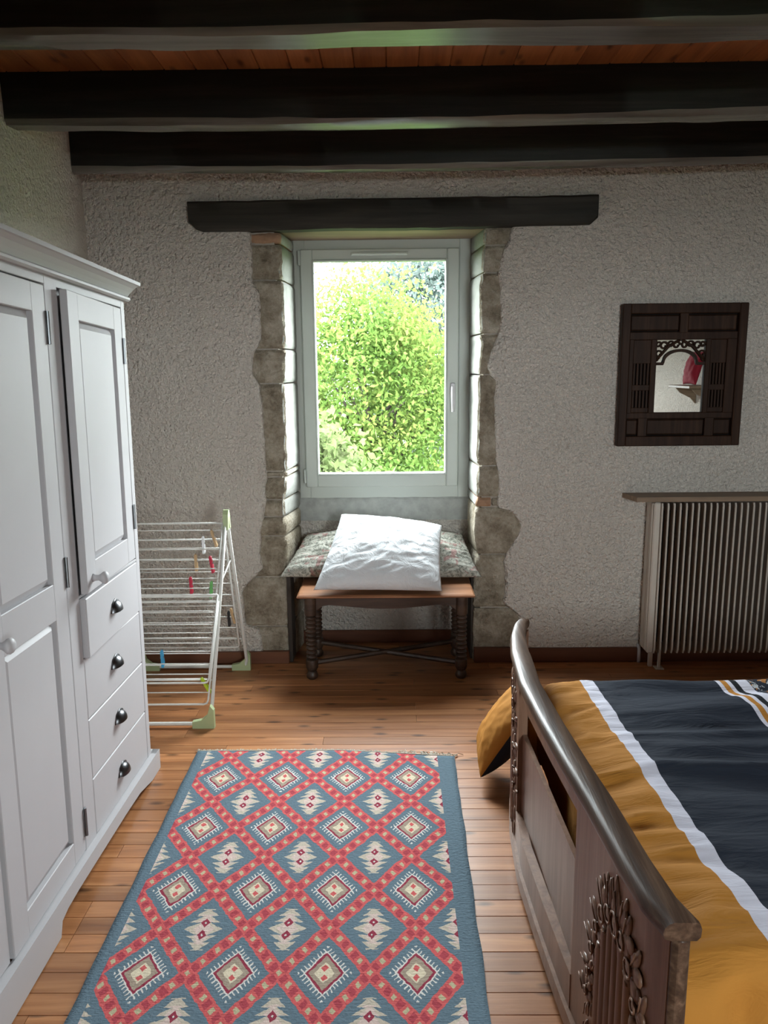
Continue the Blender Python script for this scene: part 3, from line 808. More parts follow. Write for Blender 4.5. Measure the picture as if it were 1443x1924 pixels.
def peg(x, t_, fn, off, mat, label, tilt=0.0, up=0.0):
    yy, zz = fn(t_, off)
    m = MB()
    for s in (-1, 1):
        q = [(-0.0055, -0.040), (0.0055, -0.040), (0.0055, 0.034), (0.003, 0.040), (-0.003, 0.040), (-0.0055, 0.034)]
        vs = []
        for d in (s * 0.0008, s * 0.0065):
            for (a_, c_) in q: vs.append((a_, d + s * 0.0045 * max(0, -c_ / 0.04), c_))
        fs = [(k, (k + 1) % 6, 6 + (k + 1) % 6, 6 + k) for k in range(6)] + [tuple(range(6)), tuple(range(6, 12))]
        m.add(vs, fs)
    body = m
    o = thing('clothespin', label, 'clothespin', (x, yy, zz + up), 'clothespins on the drying rack')
    o.rotation_euler = (0.12, tilt, 0)
    mm = body.build('jaw', mat, None); mm.parent = o
    sp = MB().tube([(-0.006, -0.008, 0.006), (-0.006, 0.008, 0.006)], 0.0035, 8).tube([(-0.007, 0.0, 0.006), (0.007, 0.0, 0.006)], 0.004, 8).build('spring', 'hinge_steel', None); sp.parent = o
peg(-0.862, 0.150, fpt, 0.012, 'peg_white', 'clear white clothespin high on the drying rack')
peg(-0.815, 0.118, fpt, 0.012, 'peg_pine', 'wooden clothespin beside the white one at the rack top', -0.25)
peg(-0.893, 0.235, fpt, 0.012, 'peg_pine', 'wooden clothespin hanging below the white one on the rack')
peg(-0.822, 0.245, fpt, 0.012, 'peg_red', 'red clothespin next to the front leg of the rack', -0.12)
peg(-0.912, 0.345, fpt, 0.012, 'peg_red', 'bright red clothespin in the middle of the rack wires')
peg(-0.820, 0.365, fpt, 0.014, 'peg_green', 'green clothespin tucked behind the front leg of the rack', 0.1)
peg(-1.020, 0.665, fpt, 0.047, 'peg_blue', 'light blue clothespin low on the drying rack')
peg(-0.830, 0.810, fpt, 0.018, 'peg_lime', 'lime green clothespin tilted near the front foot of the rack', -0.45)
peg(-0.818, 0.66, bpt, -0.03, 'peg_black', 'black clothespin on the rear wires of the rack')
peg(-0.797, 0.64, bpt, -0.03, 'peg_pine', 'wooden clothespin beside the black one on the rear wires', -0.2)

# ------------------------------------------------------------------ bench and pillows
B = thing('bench', 'dark wooden bench with bobbin-turned legs in the window niche', 'bench', (-0.035, 3.82, 0.0))
bx0, bx1, by0, by1 = -0.468, 0.396, 3.622, 4.03
rows = []
for d, z in [(0.0, 0.436), (-0.006, 0.440), (-0.006, 0.446), (0.002, 0.452), (0.018, 0.453)]:
    rows.append([(bx0 + d, by0 + d, z), (bx1 - d, by0 + d, z), (bx1 - d, by1 - d, z), (bx0 + d, by1 - d, z), (bx0 + d, by0 + d, z)])
m_ = MB().grid(rows); n = 5
m_.f.append((4 * n, 4 * n + 1, 4 * n + 2, 4 * n + 3)); m_.f.append((0, 1, 2, 3)); m_.build('top', 'bench_top', B)
lx0, lx1, ly0, ly1 = bx0 + 0.055, bx1 - 0.055, by0 + 0.05, by1 - 0.05
def apron_profile(a, c):
    pts = [(a, 0.437), (c, 0.437)]; n_ = 24
    for k in range(n_ + 1):
        f = k / n_; zz = 0.385 + 0.012 * math.cos(f * 2 * PI) * (1 if 0.12 < f < 0.88 else 0.4) - (0.022 if f < 0.06 or f > 0.94 else 0)
        pts.append((c + (a - c) * f, zz - 0.004))
    return pts
for yy in (ly0, ly1):
    MB().prism(apron_profile(lx0, lx1), 'y', yy - 0.010, yy + 0.010).build('apron', 'oak_dark', B)
for xx in (lx0, lx1):
    MB().prism(apron_profile(ly0, ly1), 'x', xx - 0.010, xx + 0.010).build('apron', 'oak_dark', B)
prof = [(0.020, 0.0), (0.027, 0.006), (0.030, 0.020), (0.024, 0.036), (0.020, 0.042), (0.026, 0.050), (0.026, 0.056)]
prof += [(0.030, 0.058), (0.031, 0.062), (0.031, 0.098), (0.030, 0.102)]
nb = 10
for k in range(nb):
    z0 = 0.108 + k * 0.0225
    prof += [(0.019, z0), (0.026, z0 + 0.005), (0.0285, z0 + 0.011), (0.026, z0 + 0.017), (0.019, z0 + 0.0215)]
prof += [(0.030, 0.338), (0.031, 0.345), (0.031, 0.438)]
for xx in (lx0, lx1):
    for yy in (ly0, ly1):
        MB().lathe(prof, (xx, yy, 0.0), 'z', 18).build('leg', 'oak_dark', B, 'auto')
MB().tube([(lx0, ly0, 0.082), (lx1, ly1, 0.082)], 0.014, 8).build('stretcher', 'oak_dark', B)
MB().tube([(lx1, ly0, 0.080), (lx0, ly1, 0.080)], 0.014, 8).build('stretcher', 'oak_dark', B)

def pillow(name, mat, c, thick, label=None, n=44, seed=0.0, wr=0.008, pinch=0.045, mat2=None, flat=0.25, parent=None, corner=0.6):
    """c = four corners (bl, br, tr, tl); the top side faces along (br-bl) x (tl-bl)"""
    bl, br, tr, tl = [Vector(q) for q in c]
    nrm = (br - bl).cross(tl - bl).normalized()
    vs, idx = [], {}
    for side in (1, -1):
        for j in range(n + 1):
            for i in range(n + 1):
                edge = i in (0, n) or j in (0, n)
                if side == -1 and edge: idx[(side, i, j)] = idx[(1, i, j)]; continue
                u = -math.cos(PI * i / n) * 0.4 + (2 * i / n - 1) * 0.6; v_ = -math.cos(PI * j / n) * 0.4 + (2 * j / n - 1) * 0.6
                uu = u * (1 - pinch * (1 - v_ * v_)); vv = v_ * (1 - pinch * (1 - u * u))
                p = bl * ((1 - uu) * (1 - vv) / 4) + br * ((1 + uu) * (1 - vv) / 4) + tr * ((1 + uu) * (1 + vv) / 4) + tl * ((1 - uu) * (1 + vv) / 4)
                hgt = max(0, (1 - u ** 2) * (1 - v_ ** 2)) ** corner
                puck = nz(u * 2.2 + seed, v_ * 2.2, 1) + 0.6 * nz(u * 5 + seed, v_ * 5, 4)
                rip = abs(nz((u + 0.4 * v_) * 3 + seed, (v_ - 0.3 * u) * 7, 9))
                w_ = wr * (puck - 1.2 * rip) * (0.35 + hgt)
                th = thick if side == 1 else thick * flat
                p = p + nrm * (side * th * hgt + (0 if edge else w_ * (1 if side == 1 else 0.3)))
                idx[(side, i, j)] = len(vs); vs.append(tuple(p))
    fs, mi = [], []
    for side in (1, -1):
        for j in range(n):
            for i in range(n):
                q = [idx[(side, i, j)], idx[(side, i + 1, j)], idx[(side, i + 1, j + 1)], idx[(side, i, j + 1)]]
                fs.append(tuple(q if side == 1 else reversed(q))); mi.append(0 if side == 1 else 1)
    me = bpy.data.meshes.new(name); me.from_pydata(vs, [], fs); me.update(); me.materials.append(M[mat])
    if mat2: me.materials.append(M[mat2]); me.polygons.foreach_set('material_index', mi)
    o = link(name, me, None, None, True)
    if label: tag(o, label, 'pillow')
    return o
pillow('pillow', 'floral', [(-0.588, 3.832, 0.490), (0.460, 3.832, 0.482), (0.385, 4.150, 0.640), (-0.480, 4.150, 0.640)], 0.10,
       'long floral patterned pillow lying on the back of the bench', 60, 3.1, 0.014, 0.02, flat=0.35, corner=0.42)
wpil = pillow('pillow', 'white_cotton', [(-0.388, 3.600, 0.486), (0.238, 3.594, 0.478), (0.262, 3.985, 0.722), (-0.270, 3.995, 0.785)], 0.115,
       'square white cotton pillow leaning on the floral pillow', 60, 8.4, 0.0065, 0.035, flat=0.35, corner=0.42)

# ------------------------------------------------------------------ carved mirror
MI = thing('wall_mirror', 'small mirror in a carved dark wooden frame on the wall above radiator', 'mirror', (1.425, 3.88, 1.15))
mx0, mx1, mz0, mz1 = 1.123, 1.730, 1.150, 1.840
yb, yf = 3.874, 3.838
def mpart(mb, nm, mat='mirror_wood', sm=False): return mb.build(nm, mat, MI, sm)
mpart(MB().box(mx0 + 0.02, mx1 - 0.02, 3.862, yb, mz0 + 0.02, mz1 - 0.02), 'back_board', 'slit')
for (a, c, d, e) in ((mx0, mx0 + 0.042, mz0, mz1), (mx1 - 0.042, mx1, mz0, mz1)):
    mpart(MB().box(a, c, yf - 0.006, yb, d, e, 0.004), 'frame_side')
mpart(MB().box(mx0 + 0.04, mx1 - 0.04, yf - 0.006, yb, mz1 - 0.048, mz1, 0.004), 'frame_top')
mpart(MB().box(mx0 + 0.04, mx1 - 0.04, yf - 0.006, yb, mz0, mz0 + 0.050, 0.004), 'frame_bottom')
mpart(MB().box(mx0 + 0.04, mx1 - 0.04, yf + 0.006, yb, 1.668, 1.706, 0.003), 'cross_rail')
mpart(MB().box(mx0 + 0.04, mx1 - 0.04, yf + 0.006, yb, 1.285, 1.316, 0.003), 'cross_rail')
for (a, c) in ((mx0 + 0.045, 1.405), (1.445, mx1 - 0.045)):
    mpart(MB().box(a, c, yf + 0.014, yb, 1.712, 1.786, 0.006), 'upper_panel')
mpart(MB().box(1.405, 1.445, yf + 0.004, yb, 1.70, 1.795, 0.002), 'upper_stile')
for (a, c) in ((mx0 + 0.045, 1.225), (1.27, 1.555), (1.60, mx1 - 0.045)):
    mpart(MB().box(a, c, yf + 0.014, yb, 1.205, 1.281, 0.006), 'lower_panel')
for (a, c) in ((1.225, 1.27), (1.555, 1.60)): mpart(MB().box(a, c, yf + 0.004, yb, 1.198, 1.29, 0.002), 'lower_stile')
for (a, c) in ((1.165, 1.187), (1.272, 1.300), (1.538, 1.562), (1.640, 1.688)):
    mpart(MB().box(a, c, yf + 0.002, yb, 1.312, 1.672, 0.003), 'stile')
for (xa, xb) in ((1.187, 1.272), (1.562, 1.640)):
    for (za, zb_) in ((1.316, 1.340), (1.424, 1.452), (1.555, 1.668)): mpart(MB().box(xa, xb, yf + 0.008, yb, za, zb_, 0.002), 'slat_rail')
    for k in range(5):
        xx = xa + (xb - xa) * (k + 0.5) / 5
        for (za, zb_) in ((1.335, 1.43), (1.447, 1.56)):
            mpart(MB().box(xx - 0.0052, xx + 0.0052, yf + 0.010, yb, za, zb_, 0.0015), 'slat')
mpart(MB().box(1.296, 1.541, 3.856, 3.860, 1.312, 1.670), 'mirror_plate', 'mirror')
# arched fretwork header: pierced corner scrolls round the arch
arch = []
for k in range(17):
    th = PI * k / 16; arch.append((1.418 - 0.078 * math.cos(th), 1.558 + 0.052 * math.sin(th)))
outer = [(1.296, 1.546), (1.335, 1.546)] + [(a, c) for a, c in arch] + [(1.502, 1.546), (1.541, 1.546)]
m_ = MB()
ins = outer; outs = [(p[0] + (p[0] - 1.418) * 0.06, p[1] + 0.014) for p in ins]
for y_ in (yf + 0.006, yf + 0.02):
    m_.v += [(p[0], y_, p[1]) for p in ins] + [(min(max(p[0], 1.292), 1.545), y_, p[1]) for p in outs]
nI = len(ins)
for k in range(nI - 1):
    m_.f += [(k, k + 1, nI + k + 1, nI + k), (2 * nI + k, 2 * nI + k + 1, 3 * nI + k + 1, 3 * nI + k), (k, k + 1, 2 * nI + k + 1, 2 * nI + k), (nI + k, nI + k + 1, 3 * nI + k + 1, 3 * nI + k)]
mpart(m_, 'arch')
m_ = MB()
for s in (-1, 1):
    for (dx_, dz_, r_) in ((0.105, 0.035, 0.018), (0.082, 0.075, 0.02), (0.048, 0.082, 0.016), (0.108, 0.080, 0.014), (0.020, 0.078, 0.018), (0.115, 0.010, 0.012)):
        c_ = (1.418 + s * dx_, 1.565 + dz_)
        m_.tube([(c_[0] + r_ * math.cos(a) * (1 - a / 12), yf + 0.014, c_[1] + r_ * math.sin(a) * (1 - a / 12)) for a in [k * 0.55 for k in range(13)]], 0.0048, 6)
    m_.tube([(1.418 + s * 0.005, yf + 0.014, 1.668), (1.418 + s * 0.06, yf + 0.014, 1.635), (1.418 + s * 0.122, yf + 0.014, 1.565)], 0.007, 6)
mpart(m_, 'fretwork', sm=True)

# ------------------------------------------------------------------ radiator, shelf, pipe
RA = thing('radiator', 'tall cream column radiator with many fins against the wall', 'radiator', (1.7, 3.80, 0.0))
fin_prof = [(3.745, 0.875), (3.742, 0.868), (3.742, 0.105), (3.750, 0.093), (3.775, 0.088), (3.870, 0.088), (3.870, 0.875)]
def fin(x):
    m = MB().prism(fin_prof, 'x', x - 0.0022, x + 0.0022)
    m.tube([(x, 3.748, 0.874), (x, 3.743, 0.86), (x, 3.743, 0.115), (x, 3.752, 0.094)], 0.0048, 6)
    return m
fo = fin(0.0).build('fin', 'rad_paint', RA); fo.location.x = 1.336
x = 1.366
while x < 2.42:
    c = fo.copy(); COL.objects.link(c); c.location.x = x; x += 0.0301
MB().box(1.300, 1.3335, 3.75, 3.872, 0.092, 0.878, 0.006).box(1.297, 1.303, 3.775, 3.795, 0.10, 0.87, 0.002).box(1.297, 1.303, 3.815, 3.835, 0.10, 0.87, 0.002).build('end_panel', 'rad_paint', RA)
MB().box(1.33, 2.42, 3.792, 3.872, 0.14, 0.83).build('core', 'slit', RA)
for xx in (1.375, 2.2):
    f_ = MB().box(xx - 0.006, xx + 0.006, 3.77, 3.785, 0.004, 0.11, 0.001).box(xx - 0.022, xx + 0.022, 3.755, 3.80, 0.0, 0.006, 0.001)
    f_.box(xx - 0.045, xx - 0.025, 3.80, 3.82, 0.0, 0.10, 0.001); f_.build('foot', 'rad_paint', RA)
o = MB().prism([(1.175, 3.884), (1.205, 3.735), (2.55, 3.735), (2.55, 3.884)], 'z', 0.884, 0.908).build('shelf', 'shelf_wood')
tag(o, 'brown wooden shelf board resting over the radiator', 'shelf')
o = MB().tube([(1.298, 3.860, 0.0), (1.298, 3.860, 0.075), (1.298, 3.875, 0.088), (1.298, 3.893, 0.090)], 0.009, 10).build('heating_pipe', 'white_paint', None, True)
tag(o, 'short white heating pipe rising from floor beside radiator', 'pipe')

# ------------------------------------------------------------------ rug
rl, rr_, ryf, ryn = -0.808, 0.232, 2.90, 1.10
rows = []
for j in range(91):
    f = j / 90; r = []
    for i in range(53):
        g = i / 52
        x = (rl + 0.012 * f) + (rr_ + 0.010 * (1 - f) - 0.012 * f - rl - 0.012 * f) * g
        yfar = ryf + 0.008 - 0.055 * max(0, g - 0.55) / 0.45
        yy = yfar + (ryn - yfar) * f
        z = 0.0095 + 0.0015 * nz(x * 6, yy * 6) + 0.002 * max(0, nz(x * 2.3, yy * 1.5, 3))
        if i in (0, 52): x += 0.004 * nz(yy * 7, i)
        r.append((x, yy, z))
    rows.append(r)
m_ = MB().grid(rows)
top_n = len(m_.v)
edge = [(0, i) for i in range(53)] + [(j, 52) for j in range(1, 91)] + [(90, i) for i in range(51, -1, -1)] + [(j, 0) for j in range(89, 0, -1)]
eb = []
for (j, i) in edge:
    p = rows[j][i]; m_.v.append((p[0], p[1], 0.0012)); eb.append(len(m_.v) - 1)
for k in range(len(edge)):
    a, c = edge[k], edge[(k + 1) % len(edge)]
    m_.f.append((a[0] * 53 + a[1], c[0] * 53 + c[1], eb[(k + 1) % len(edge)], eb[k]))
rug = m_.build('rug', 'rug', None, True)
tag(rug, 'blue and red kilim rug with diamond trellis pattern on floor', 'rug')
fr = MB()
for k in range(230):
    g = random.random(); x = rl + (rr_ + 0.012 - rl) * g
    yfar = ryf + 0.006 - 0.055 * max(0, g - 0.55) / 0.45
    L = random.uniform(0.012, 0.026) if g < 0.8 else random.uniform(0.02, 0.05); a = random.gauss(0, 0.7)
    fr.tube([(x, yfar - 0.004, 0.006), (x + math.sin(a) * L * 0.5, yfar + L * 0.55, 0.007 + random.uniform(0, 0.004)), (x + math.sin(a) * L, yfar + abs(math.cos(a)) * L, 0.003)], 0.0016, 4, False)
f_ = fr.build('fringe', 'fringe', None); f_['kind'] = 'stuff'; f_.parent = rug
fr = MB().tube([(rl, ryf + 0.006, 0.008)] + [(rl + (rr_ + 0.01 - rl) * g, ryf + 0.008 - 0.055 * max(0, g - 0.55) / 0.45, 0.009 + 0.001 * nz(g * 40)) for g in [k / 40 for k in range(1, 41)]], 0.0035, 6)
f_ = fr.build('end_cord', 'fringe', None, True); f_.parent = rug

# ------------------------------------------------------------------ bed
BED = thing('bed', 'carved oak bed with curved footboard and open slot panel', 'bed', (1.3, 1.85, 0.0))
RAILX = [(2.60, 0.440), (2.56, 0.420), (2.45, 0.392), (2.30, 0.370), (2.05, 0.356), (1.80, 0.367), (1.60, 0.380), (1.45, 0.393), (1.25, 0.404), (1.15, 0.414), (1.095, 0.43)]
def fx(yy): return interp(RAILX, yy)
def board(y0, y1, z0, z1, off, th, ny=18, nzv=2, ztop=None):
    """a board that follows the curve of the footboard; off = how far its face stands behind the rail edge"""
    m = MB(); f_rows, b_rows = [], []
    for i in range(ny + 1):
        yy = y0 + (y1 - y0) * i / ny
        xs = fx(yy) + off
        f_rows.append([(xs, yy, z0 + (z1 - z0) * k / nzv) for k in range(nzv + 1)]); b_rows.append([(xs + th, yy, z0 + (z1 - z0) * k / nzv) for k in range(nzv + 1)])
    m.grid(f_rows); o = len(m.v); m.grid(b_rows); w = nzv + 1
    for i in range(ny):
        m.f.append((i * w, (i + 1) * w, o + (i + 1) * w, o + i * w)); m.f.append((i * w + nzv, (i + 1) * w + nzv, o + (i + 1) * w + nzv, o + i * w + nzv))
    for k in range(nzv):
        m.f.append((k, k + 1, o + k + 1, o + k)); m.f.append((ny * w + k, ny * w + k + 1, o + ny * w + k + 1, o + ny * w + k))
    return m
bp = lambda mb, nm, mat='bed_oak', sm='auto': mb.build(nm, mat, BED, sm)
rail_sec = [(0.002, 0.642), (-0.001, 0.652), (0.002, 0.662), (0.008, 0.669), (0.016, 0.672), (0.052, 0.672), (0.058, 0.669), (0.061, 0.660), (0.060, 0.645), (0.054, 0.638), (0.010, 0.638)]
rows = []
ypts = [2.598] + [2.59 - 0.0248 * k for k in range(1, 60)] + [1.095, 1.088]
for yy in ypts:
    x0 = fx(yy); wdt = 0.70 + 0.30 * min(1, (2.60 - yy) / 0.35)
    s = 1.0 if 1.09 < yy < 2.595 else 0.97
    rows.append([(x0 + d * wdt * 1.0, yy, 0.658 + (z - 0.658) * s) for d, z in rail_sec])
m_ = MB().grid([r + [r[0]] for r in rows]); n = len(rail_sec) + 1
m_.f.append(tuple(range(n - 1))); m_.f.append(tuple((len(rows) - 1) * n + k for k in reversed(range(n - 1))))
bp(m_, 'top_rail', 'bed_rail')
FO = 0.020
st_far = bp(board(2.215, 2.575, 0.0, 0.640, FO, 0.028, 14), 'stile'); st_near = bp(board(1.105, 1.552, 0.0, 0.640, FO, 0.028, 18), 'stile')
bp(board(1.55, 2.22, 0.575, 0.640, FO + 0.003, 0.024, 14), 'upper_rail')
m_ = MB(); xa_, xb_ = fx(2.22) + FO + 0.014, fx(1.55) + FO + 0.014
m_.prism([(xa_, 2.22), (xb_, 1.55), (xb_ + 0.012, 1.55), (xa_ + 0.012, 2.22)], 'z', 0.12, 0.425); bp(m_, 'lower_panel')
bp(board(1.55, 2.22, 0.062, 0.165, FO - 0.002, 0.026, 14), 'bottom_rail')
bp(board(1.10, 2.58, 0.030, 0.075, FO - 0.012, 0.03, 40), 'base_moulding')
bp(MB().box(fx(1.1) + FO, fx(1.1) + FO + 0.030, 1.092, 1.122, 0.0, 0.640, 0.008), 'end_post', 'bed_rail'); bp(MB().box(fx(2.57) + FO - 0.002, fx(2.57) + FO + 0.026, 2.562, 2.592, 0.0, 0.640, 0.008), 'end_post', 'bed_rail')  # posts get the darker rail wood to imitate the shaded end face
def carve(stile, yc, mir):
    X0 = lambda yy: fx(yy) + FO
    for k in range(7):
        yy = yc + (k - 3) * 0.030
        top = 0.50 - 0.012 * (k - 3) ** 2
        sub(MB().tube([(X0(yy) + 0.002, yy, 0.08), (X0(yy) + 0.001, yy, 0.2), (X0(yy) + 0.001, yy, top - 0.01), (X0(yy) + 0.003, yy, top)], 0.0125, 8), 'flute', 'bed_oak', stile, True)
    rs = random.Random(5 if mir > 0 else 6)
    def flower(yy, z, s):
        g = MB()
        for a in range(5):
            th = a * 2 * PI / 5 + rs.random(); mt = Matrix.Rotation(th, 3, 'X')
            g.ell((X0(yy) - 0.001, yy + math.cos(th) * s * 0.62, z + math.sin(th) * s * 0.62), (0.006, s * 0.52, s * 0.34), mt, 8, 5)
        g.ell((X0(yy) - 0.005, yy, z), (0.007, s * 0.28, s * 0.28), None, 8, 5)
        g.tube([(X0(yy) - 0.010, yy + math.cos(a * 0.7) * s * 0.34, z + math.sin(a * 0.7) * s * 0.34) for a in range(10)], 0.0025, 5)
        sub(g, 'carved_flower', 'bed_oak', stile, True)
    def leaf(yy, z, L, th):
        g = MB(); mt = Matrix.Rotation(th, 3, 'X')
        g.ell((X0(yy) - 0.0005, yy, z), (0.006, L, L * 0.30), mt, 10, 5)
        d = Vector((math.cos(th), math.sin(th)))
        g.tube([(X0(yy) - 0.008, yy - d.x * L * 0.8, z - d.y * L * 0.8), (X0(yy) - 0.009, yy + d.x * L * 0.8, z + d.y * L * 0.8)], 0.0018, 5)
        sub(g, 'carved_leaf', 'bed_oak', stile, True)
    for k in range(13):
        th = PI * (0.02 + 0.96 * k / 12); yy = yc + 0.145 * math.cos(th); z = 0.385 + 0.125 * math.sin(th) - 0.16 * abs(math.cos(th)) ** 3
        big = 1.25 if 4 <= k <= 8 else 0.9 if 2 <= k <= 10 else 0.65
        flower(yy, z, 0.040 * big * (1.35 if k == 6 else 1))
        leaf(yy + 0.034 * math.cos(th), z + 0.040 * math.sin(th) - 0.008, 0.034 * big, th + rs.uniform(-0.5, 0.5))
        if k % 2 == 0: leaf(yy - 0.022 * math.cos(th), z - 0.03, 0.018, th + 1.6)
    leaf(yc + 0.012, 0.568, 0.036, 1.35); leaf(yc - 0.030, 0.560, 0.036, 1.85); leaf(yc + 0.055, 0.55, 0.028, 1.0)
    for s in (-1, 1):
        for q in range(4): leaf(yc + s * (0.145 + 0.004 * q), 0.235 - 0.05 * q, 0.026, PI / 2 + s * 0.35)
carve(st_near, 1.285, 1); carve(st_far, 2.40, -1)
bp(MB().box(0.45, 2.50, 2.50, 2.53, 0.16, 0.34, 0.005), 'side_rail'); bp(MB().box(0.45, 2.50, 1.165, 1.195, 0.10, 0.18, 0.005), 'side_rail')
hb = [(1.09, 0.0), (2.59, 0.0), (2.59, 0.85)] + [(2.59 - 1.5 * k / 20, 0.85 + 0.18 * math.sin(PI * k / 20)) for k in range(1, 20)] + [(1.09, 0.85)]
bp(MB().prism(hb, 'x', 2.50, 2.54), 'headboard')
bp(MB().tube([(2.52, 2.59 - 1.5 * k / 20, 0.86 + 0.18 * math.sin(PI * k / 20)) for k in range(21)], 0.03, 10), 'headboard_rail', 'bed_rail')
mt = MB().box(0.50, 2.49, 1.265, 2.43, 0.20, 0.42, 0.03, None, 2).build('mattress', 'mattress', None)
tag(mt, 'pale mattress lying under the striped duvet', 'mattress')

# duvet: one cloth folded over the far side, the near side and the foot of the mattress
def arc(lo_drop, r, flat, hi_drop):
    """(position, height) samples along a cross-section: rise, rounded corner, flat top, rounded corner, fall"""
    pts = []
    for k in range(7): pts.append((0.0, -r - lo_drop * (1 - k / 7)))
    for k in range(9):
        a = PI / 2 * k / 8; pts.append((r - r * math.cos(a), -r + r * math.sin(a)))
    nfl = int(flat / 0.012)
    for k in range(1, nfl): pts.append((r + flat * k / nfl, 0.0))
    if hi_drop is not None:
        for k in range(9):
            a = PI / 2 * k / 8; pts.append((r + flat + r * math.sin(a), -r + r * math.cos(a)))
        for k in range(1, 8): pts.append((2 * r + flat, -r - hi_drop * k / 7))
    return pts
sx_ = arc(0.20, 0.050, 1.85, None); ty_ = arc(0.20, 0.075, 1.135, 0.30)
ty_ = [(p, q) for p, q in ty_]
rows, uvs = [], []
for (py, dzy) in ty_:
    yy = 2.462 - py; r = []
    for (px, dzx) in sx_:
        x = 0.482 + 0.012 * math.sin(yy * 3) + px
        z = 0.508 + min(dzx, dzy)
        top = 1.0 if dzx > -0.02 and dzy > -0.02 else 0.5
        ph = yy * 7.5 + x * 1.1 + 1.2 * nz(x * 1.2, yy * 1.6)
        ridge = (1 - abs(nz(ph, x * 0.7, 2.0)) * 2.2)
        w = 0.022 * ridge * (0.4 + 0.6 * min(1, max(0, (x - 0.6) * 3))) + 0.014 * nz(x * 3, yy * 3, 5) + 0.004 * nz(x * 5, yy * 24, 7)
        if x < 0.75:
            w += 0.013 * (1 - abs(nz(x * 6 + 2.0 * nz(x * 3, yy * 4), yy * 15, 1.5)) * 2) * (1 - max(0, x - 0.6) / 0.15 if x > 0.6 else 1)
        puff = -0.02 * max(0, 1 - (px / 0.16)) if px < 0.16 else 0
        dy_ = (0.045 * nz(x * 7, z * 2.5, 3) + 0.015 * nz(x * 17, z * 4, 6)) * min(1, max(0, -dzy / 0.12))
        dx2 = -0.012 * nz(yy * 9, z * 5, 8) if dzx <= -0.05 else 0.0
        r.append((x + dx2, yy + dy_, z + w * top + puff))
        uvs.append((0.482 + px, 2.38 - yy))
    rows.append(r)
m_ = MB().grid(rows)
du = m_.build('duvet', 'duvet', None, True, fix=False)
uvl = du.data.uv_layers.new(name='cloth')
for l in du.data.loops: uvl.data[l.index].uv = (uvs[l.vertex_index][0] + 0.062 * 0.0, -uvs[l.vertex_index][1])
tag(du, 'orange, white and navy striped duvet spread over the bed', 'duvet')
hc = pillow('pillow', 'orange', [(0.318, 2.615, 0.05), (0.335, 2.86, 0.10), (0.49, 2.84, 0.34), (0.48, 2.625, 0.29)], -0.05,
            'orange and navy pillow slumped on the floor behind the footboard', 36, 4.4, 0.004, 0.03, mat2='navy', flat=2.0, corner=0.5)

# ------------------------------------------------------------------ garden beyond the window
gr = MB().grid([[(x, y_, -3.2 + 0.3 * nz(x * 0.05, y_ * 0.05) + max(0, y_ - 30) * 0.05) for x in np.linspace(-90, 90, 30)] for y_ in np.linspace(-40, 140, 30)]).build('garden_ground', 'grass', None, True)
structure(gr, 'green garden ground below the window')
def tree(name, label, base, crown_c, crown_r, n_clusters, per, leaf_len, mat, seed, spread=0.34, droop=0.5):
    rg = np.random.default_rng(seed)
    root = thing(name, label, 'tree', base)
    cc = np.array(crown_c); cr = np.array(crown_r)
    d = rg.normal(size=(n_clusters, 3)); d /= np.linalg.norm(d, axis=1)[:, None]
    rad = rg.uniform(0.25, 1.0, n_clusters) ** 0.45
    cl = cc + d * cr * rad[:, None]
    n = n_clusters * per
    pos = np.repeat(cl, per, axis=0) + rg.normal(size=(n, 3)) * spread * np.array([1, 1, 0.8])
    ax = rg.normal(size=(n, 3)); ax[:, 2] -= droop; ax /= np.linalg.norm(ax, axis=1)[:, None]
    nr = rg.normal(size=(n, 3)) * 0.7 + np.array([0, -0.35, 0.9]); nr -= ax * (nr * ax).sum(1)[:, None]; nr /= np.linalg.norm(nr, axis=1)[:, None]
    sd = np.cross(ax, nr)
    L = leaf_len * rg.uniform(0.6, 1.25, n)[:, None]
    v0 = pos; v1 = pos + ax * L * 0.45 + sd * L * 0.26 + nr * L * 0.07; v2 = pos + ax * L; v3 = pos + ax * L * 0.45 - sd * L * 0.26 + nr * L * 0.07
    V = np.stack([v0, v1, v2, v3], 1).reshape(-1, 3); Q = np.arange(n * 4).reshape(-1, 4)
    fo_ = link('foliage', fast_mesh('foliage', V, Q), mat, root); fo_['kind'] = 'stuff'
    m = MB(); b0 = Vector(base); top = Vector(crown_c)
    m.tube([b0 - Vector((0, 0, 0.3)), b0.lerp(top, 0.4) + Vector((0.1, 0, 0)), top], [0.04 * crown_r[2] + 0.04, 0.03 * crown_r[2] + 0.03, 0.02], 8)
    m.build('trunk', 'bark', root, True)
    m = MB()
    for k in range(min(26, n_clusters)):
        q = Vector(cl[k]); s = b0.lerp(top, rg.uniform(0.35, 0.9)); mid = s.lerp(q, 0.5) + Vector((0, 0, 0.12 * crown_r[2]))
        m.tube([s, mid, q], [0.014 * crown_r[2] + 0.012, 0.010 * crown_r[2] + 0.006, 0.006], 5)
    m.build('branches', 'bark', root, True)
    return root
GZ = -3.1
tree('fresh_green_tree', 'bright yellow-green tree filling most of the window view', (0.35, 14.4, GZ), (-0.55, 14.3, 0.75), (1.85, 1.5, 2.45), 190, 230, 0.105, 'leaf', 3)
tree('fresh_green_tree', 'leafy green garden tree right of the one filling the window', (4.9, 13.6, GZ), (4.9, 13.6, 0.0), (1.5, 1.3, 1.9), 80, 200, 0.105, 'leaf', 4)
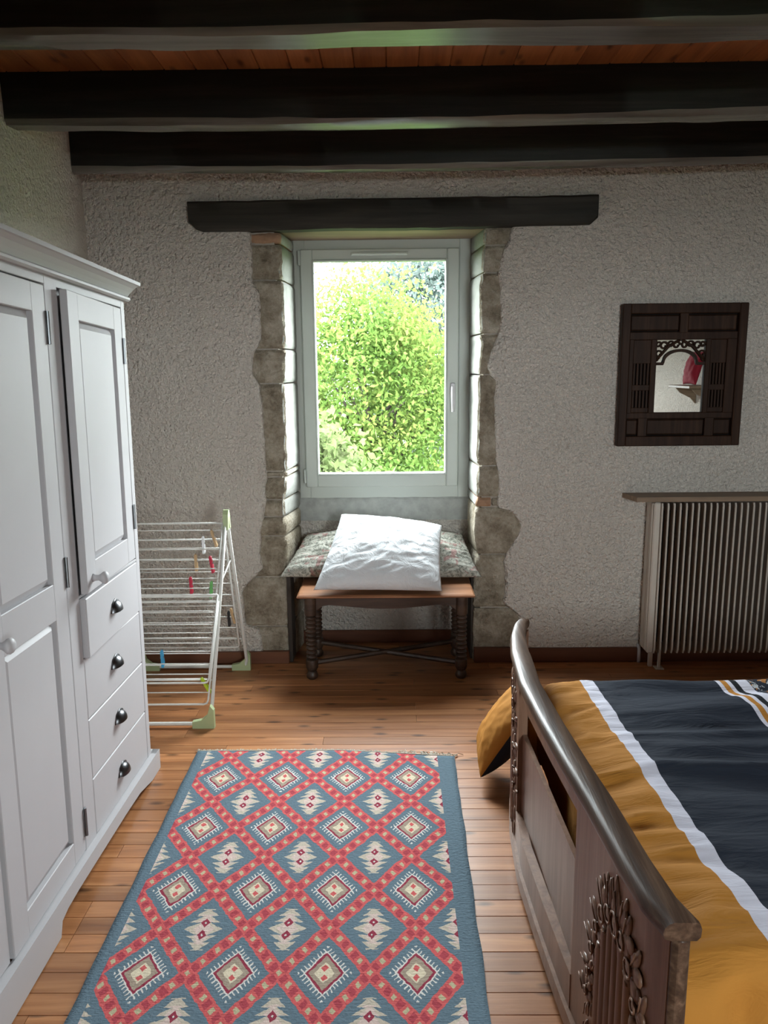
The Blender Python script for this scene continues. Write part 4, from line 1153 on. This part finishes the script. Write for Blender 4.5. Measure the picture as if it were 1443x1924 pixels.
tree('fresh_green_tree', 'leafy green garden tree left of the one filling the window', (-5.3, 15.5, GZ), (-5.3, 15.5, 0.3), (1.8, 1.5, 2.2), 90, 110, 0.15, 'leaf', 5)
tree('broad_leaf_bush', 'pale broad-leaved bush low at the left of the window', (-1.25, 8.9, GZ), (-1.22, 8.9, -0.40), (0.85, 0.8, 1.35), 110, 110, 0.13, 'leaf_big', 6, 0.2)
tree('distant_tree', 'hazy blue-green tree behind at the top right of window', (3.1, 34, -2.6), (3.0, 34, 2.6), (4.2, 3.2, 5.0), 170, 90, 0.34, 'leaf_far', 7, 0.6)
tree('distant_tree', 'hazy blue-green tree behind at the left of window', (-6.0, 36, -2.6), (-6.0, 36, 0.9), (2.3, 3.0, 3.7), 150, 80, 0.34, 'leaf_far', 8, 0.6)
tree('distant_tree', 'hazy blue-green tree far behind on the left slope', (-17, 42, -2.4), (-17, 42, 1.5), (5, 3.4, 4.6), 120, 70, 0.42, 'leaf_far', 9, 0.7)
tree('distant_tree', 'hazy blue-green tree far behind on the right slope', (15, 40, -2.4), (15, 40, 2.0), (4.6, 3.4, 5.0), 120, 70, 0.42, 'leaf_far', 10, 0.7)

# ------------------------------------------------------------------ things by the right wall that the small mirror shows
sh = thing('wall_shelf', 'wooden wall shelf with bracket seen in the small mirror', 'shelf', (2.65, 0.78, 1.34))
MB().box(2.52, 2.745, 0.62, 1.12, 1.345, 1.368, 0.003).build('board', 'shelf_wood', sh)
for yy in (0.68, 1.05):
    MB().prism([(2.745, 1.345), (2.56, 1.345), (2.60, 1.30), (2.70, 1.25), (2.745, 1.20)], 'y', yy, yy + 0.02).build('bracket', 'shelf_wood', sh)
pillow('cushion', 'red_cloth', [(2.62, 0.70, 1.372), (2.62, 1.0, 1.372), (2.69, 1.0, 1.66), (2.69, 0.70, 1.66)], -0.06, None, 24, 2.0, 0.006, 0.05, flat=0.5, corner=0.5)
tag(bpy.data.objects['cushion'], 'dark red cushion on the wall shelf reflected in mirror', 'cushion')
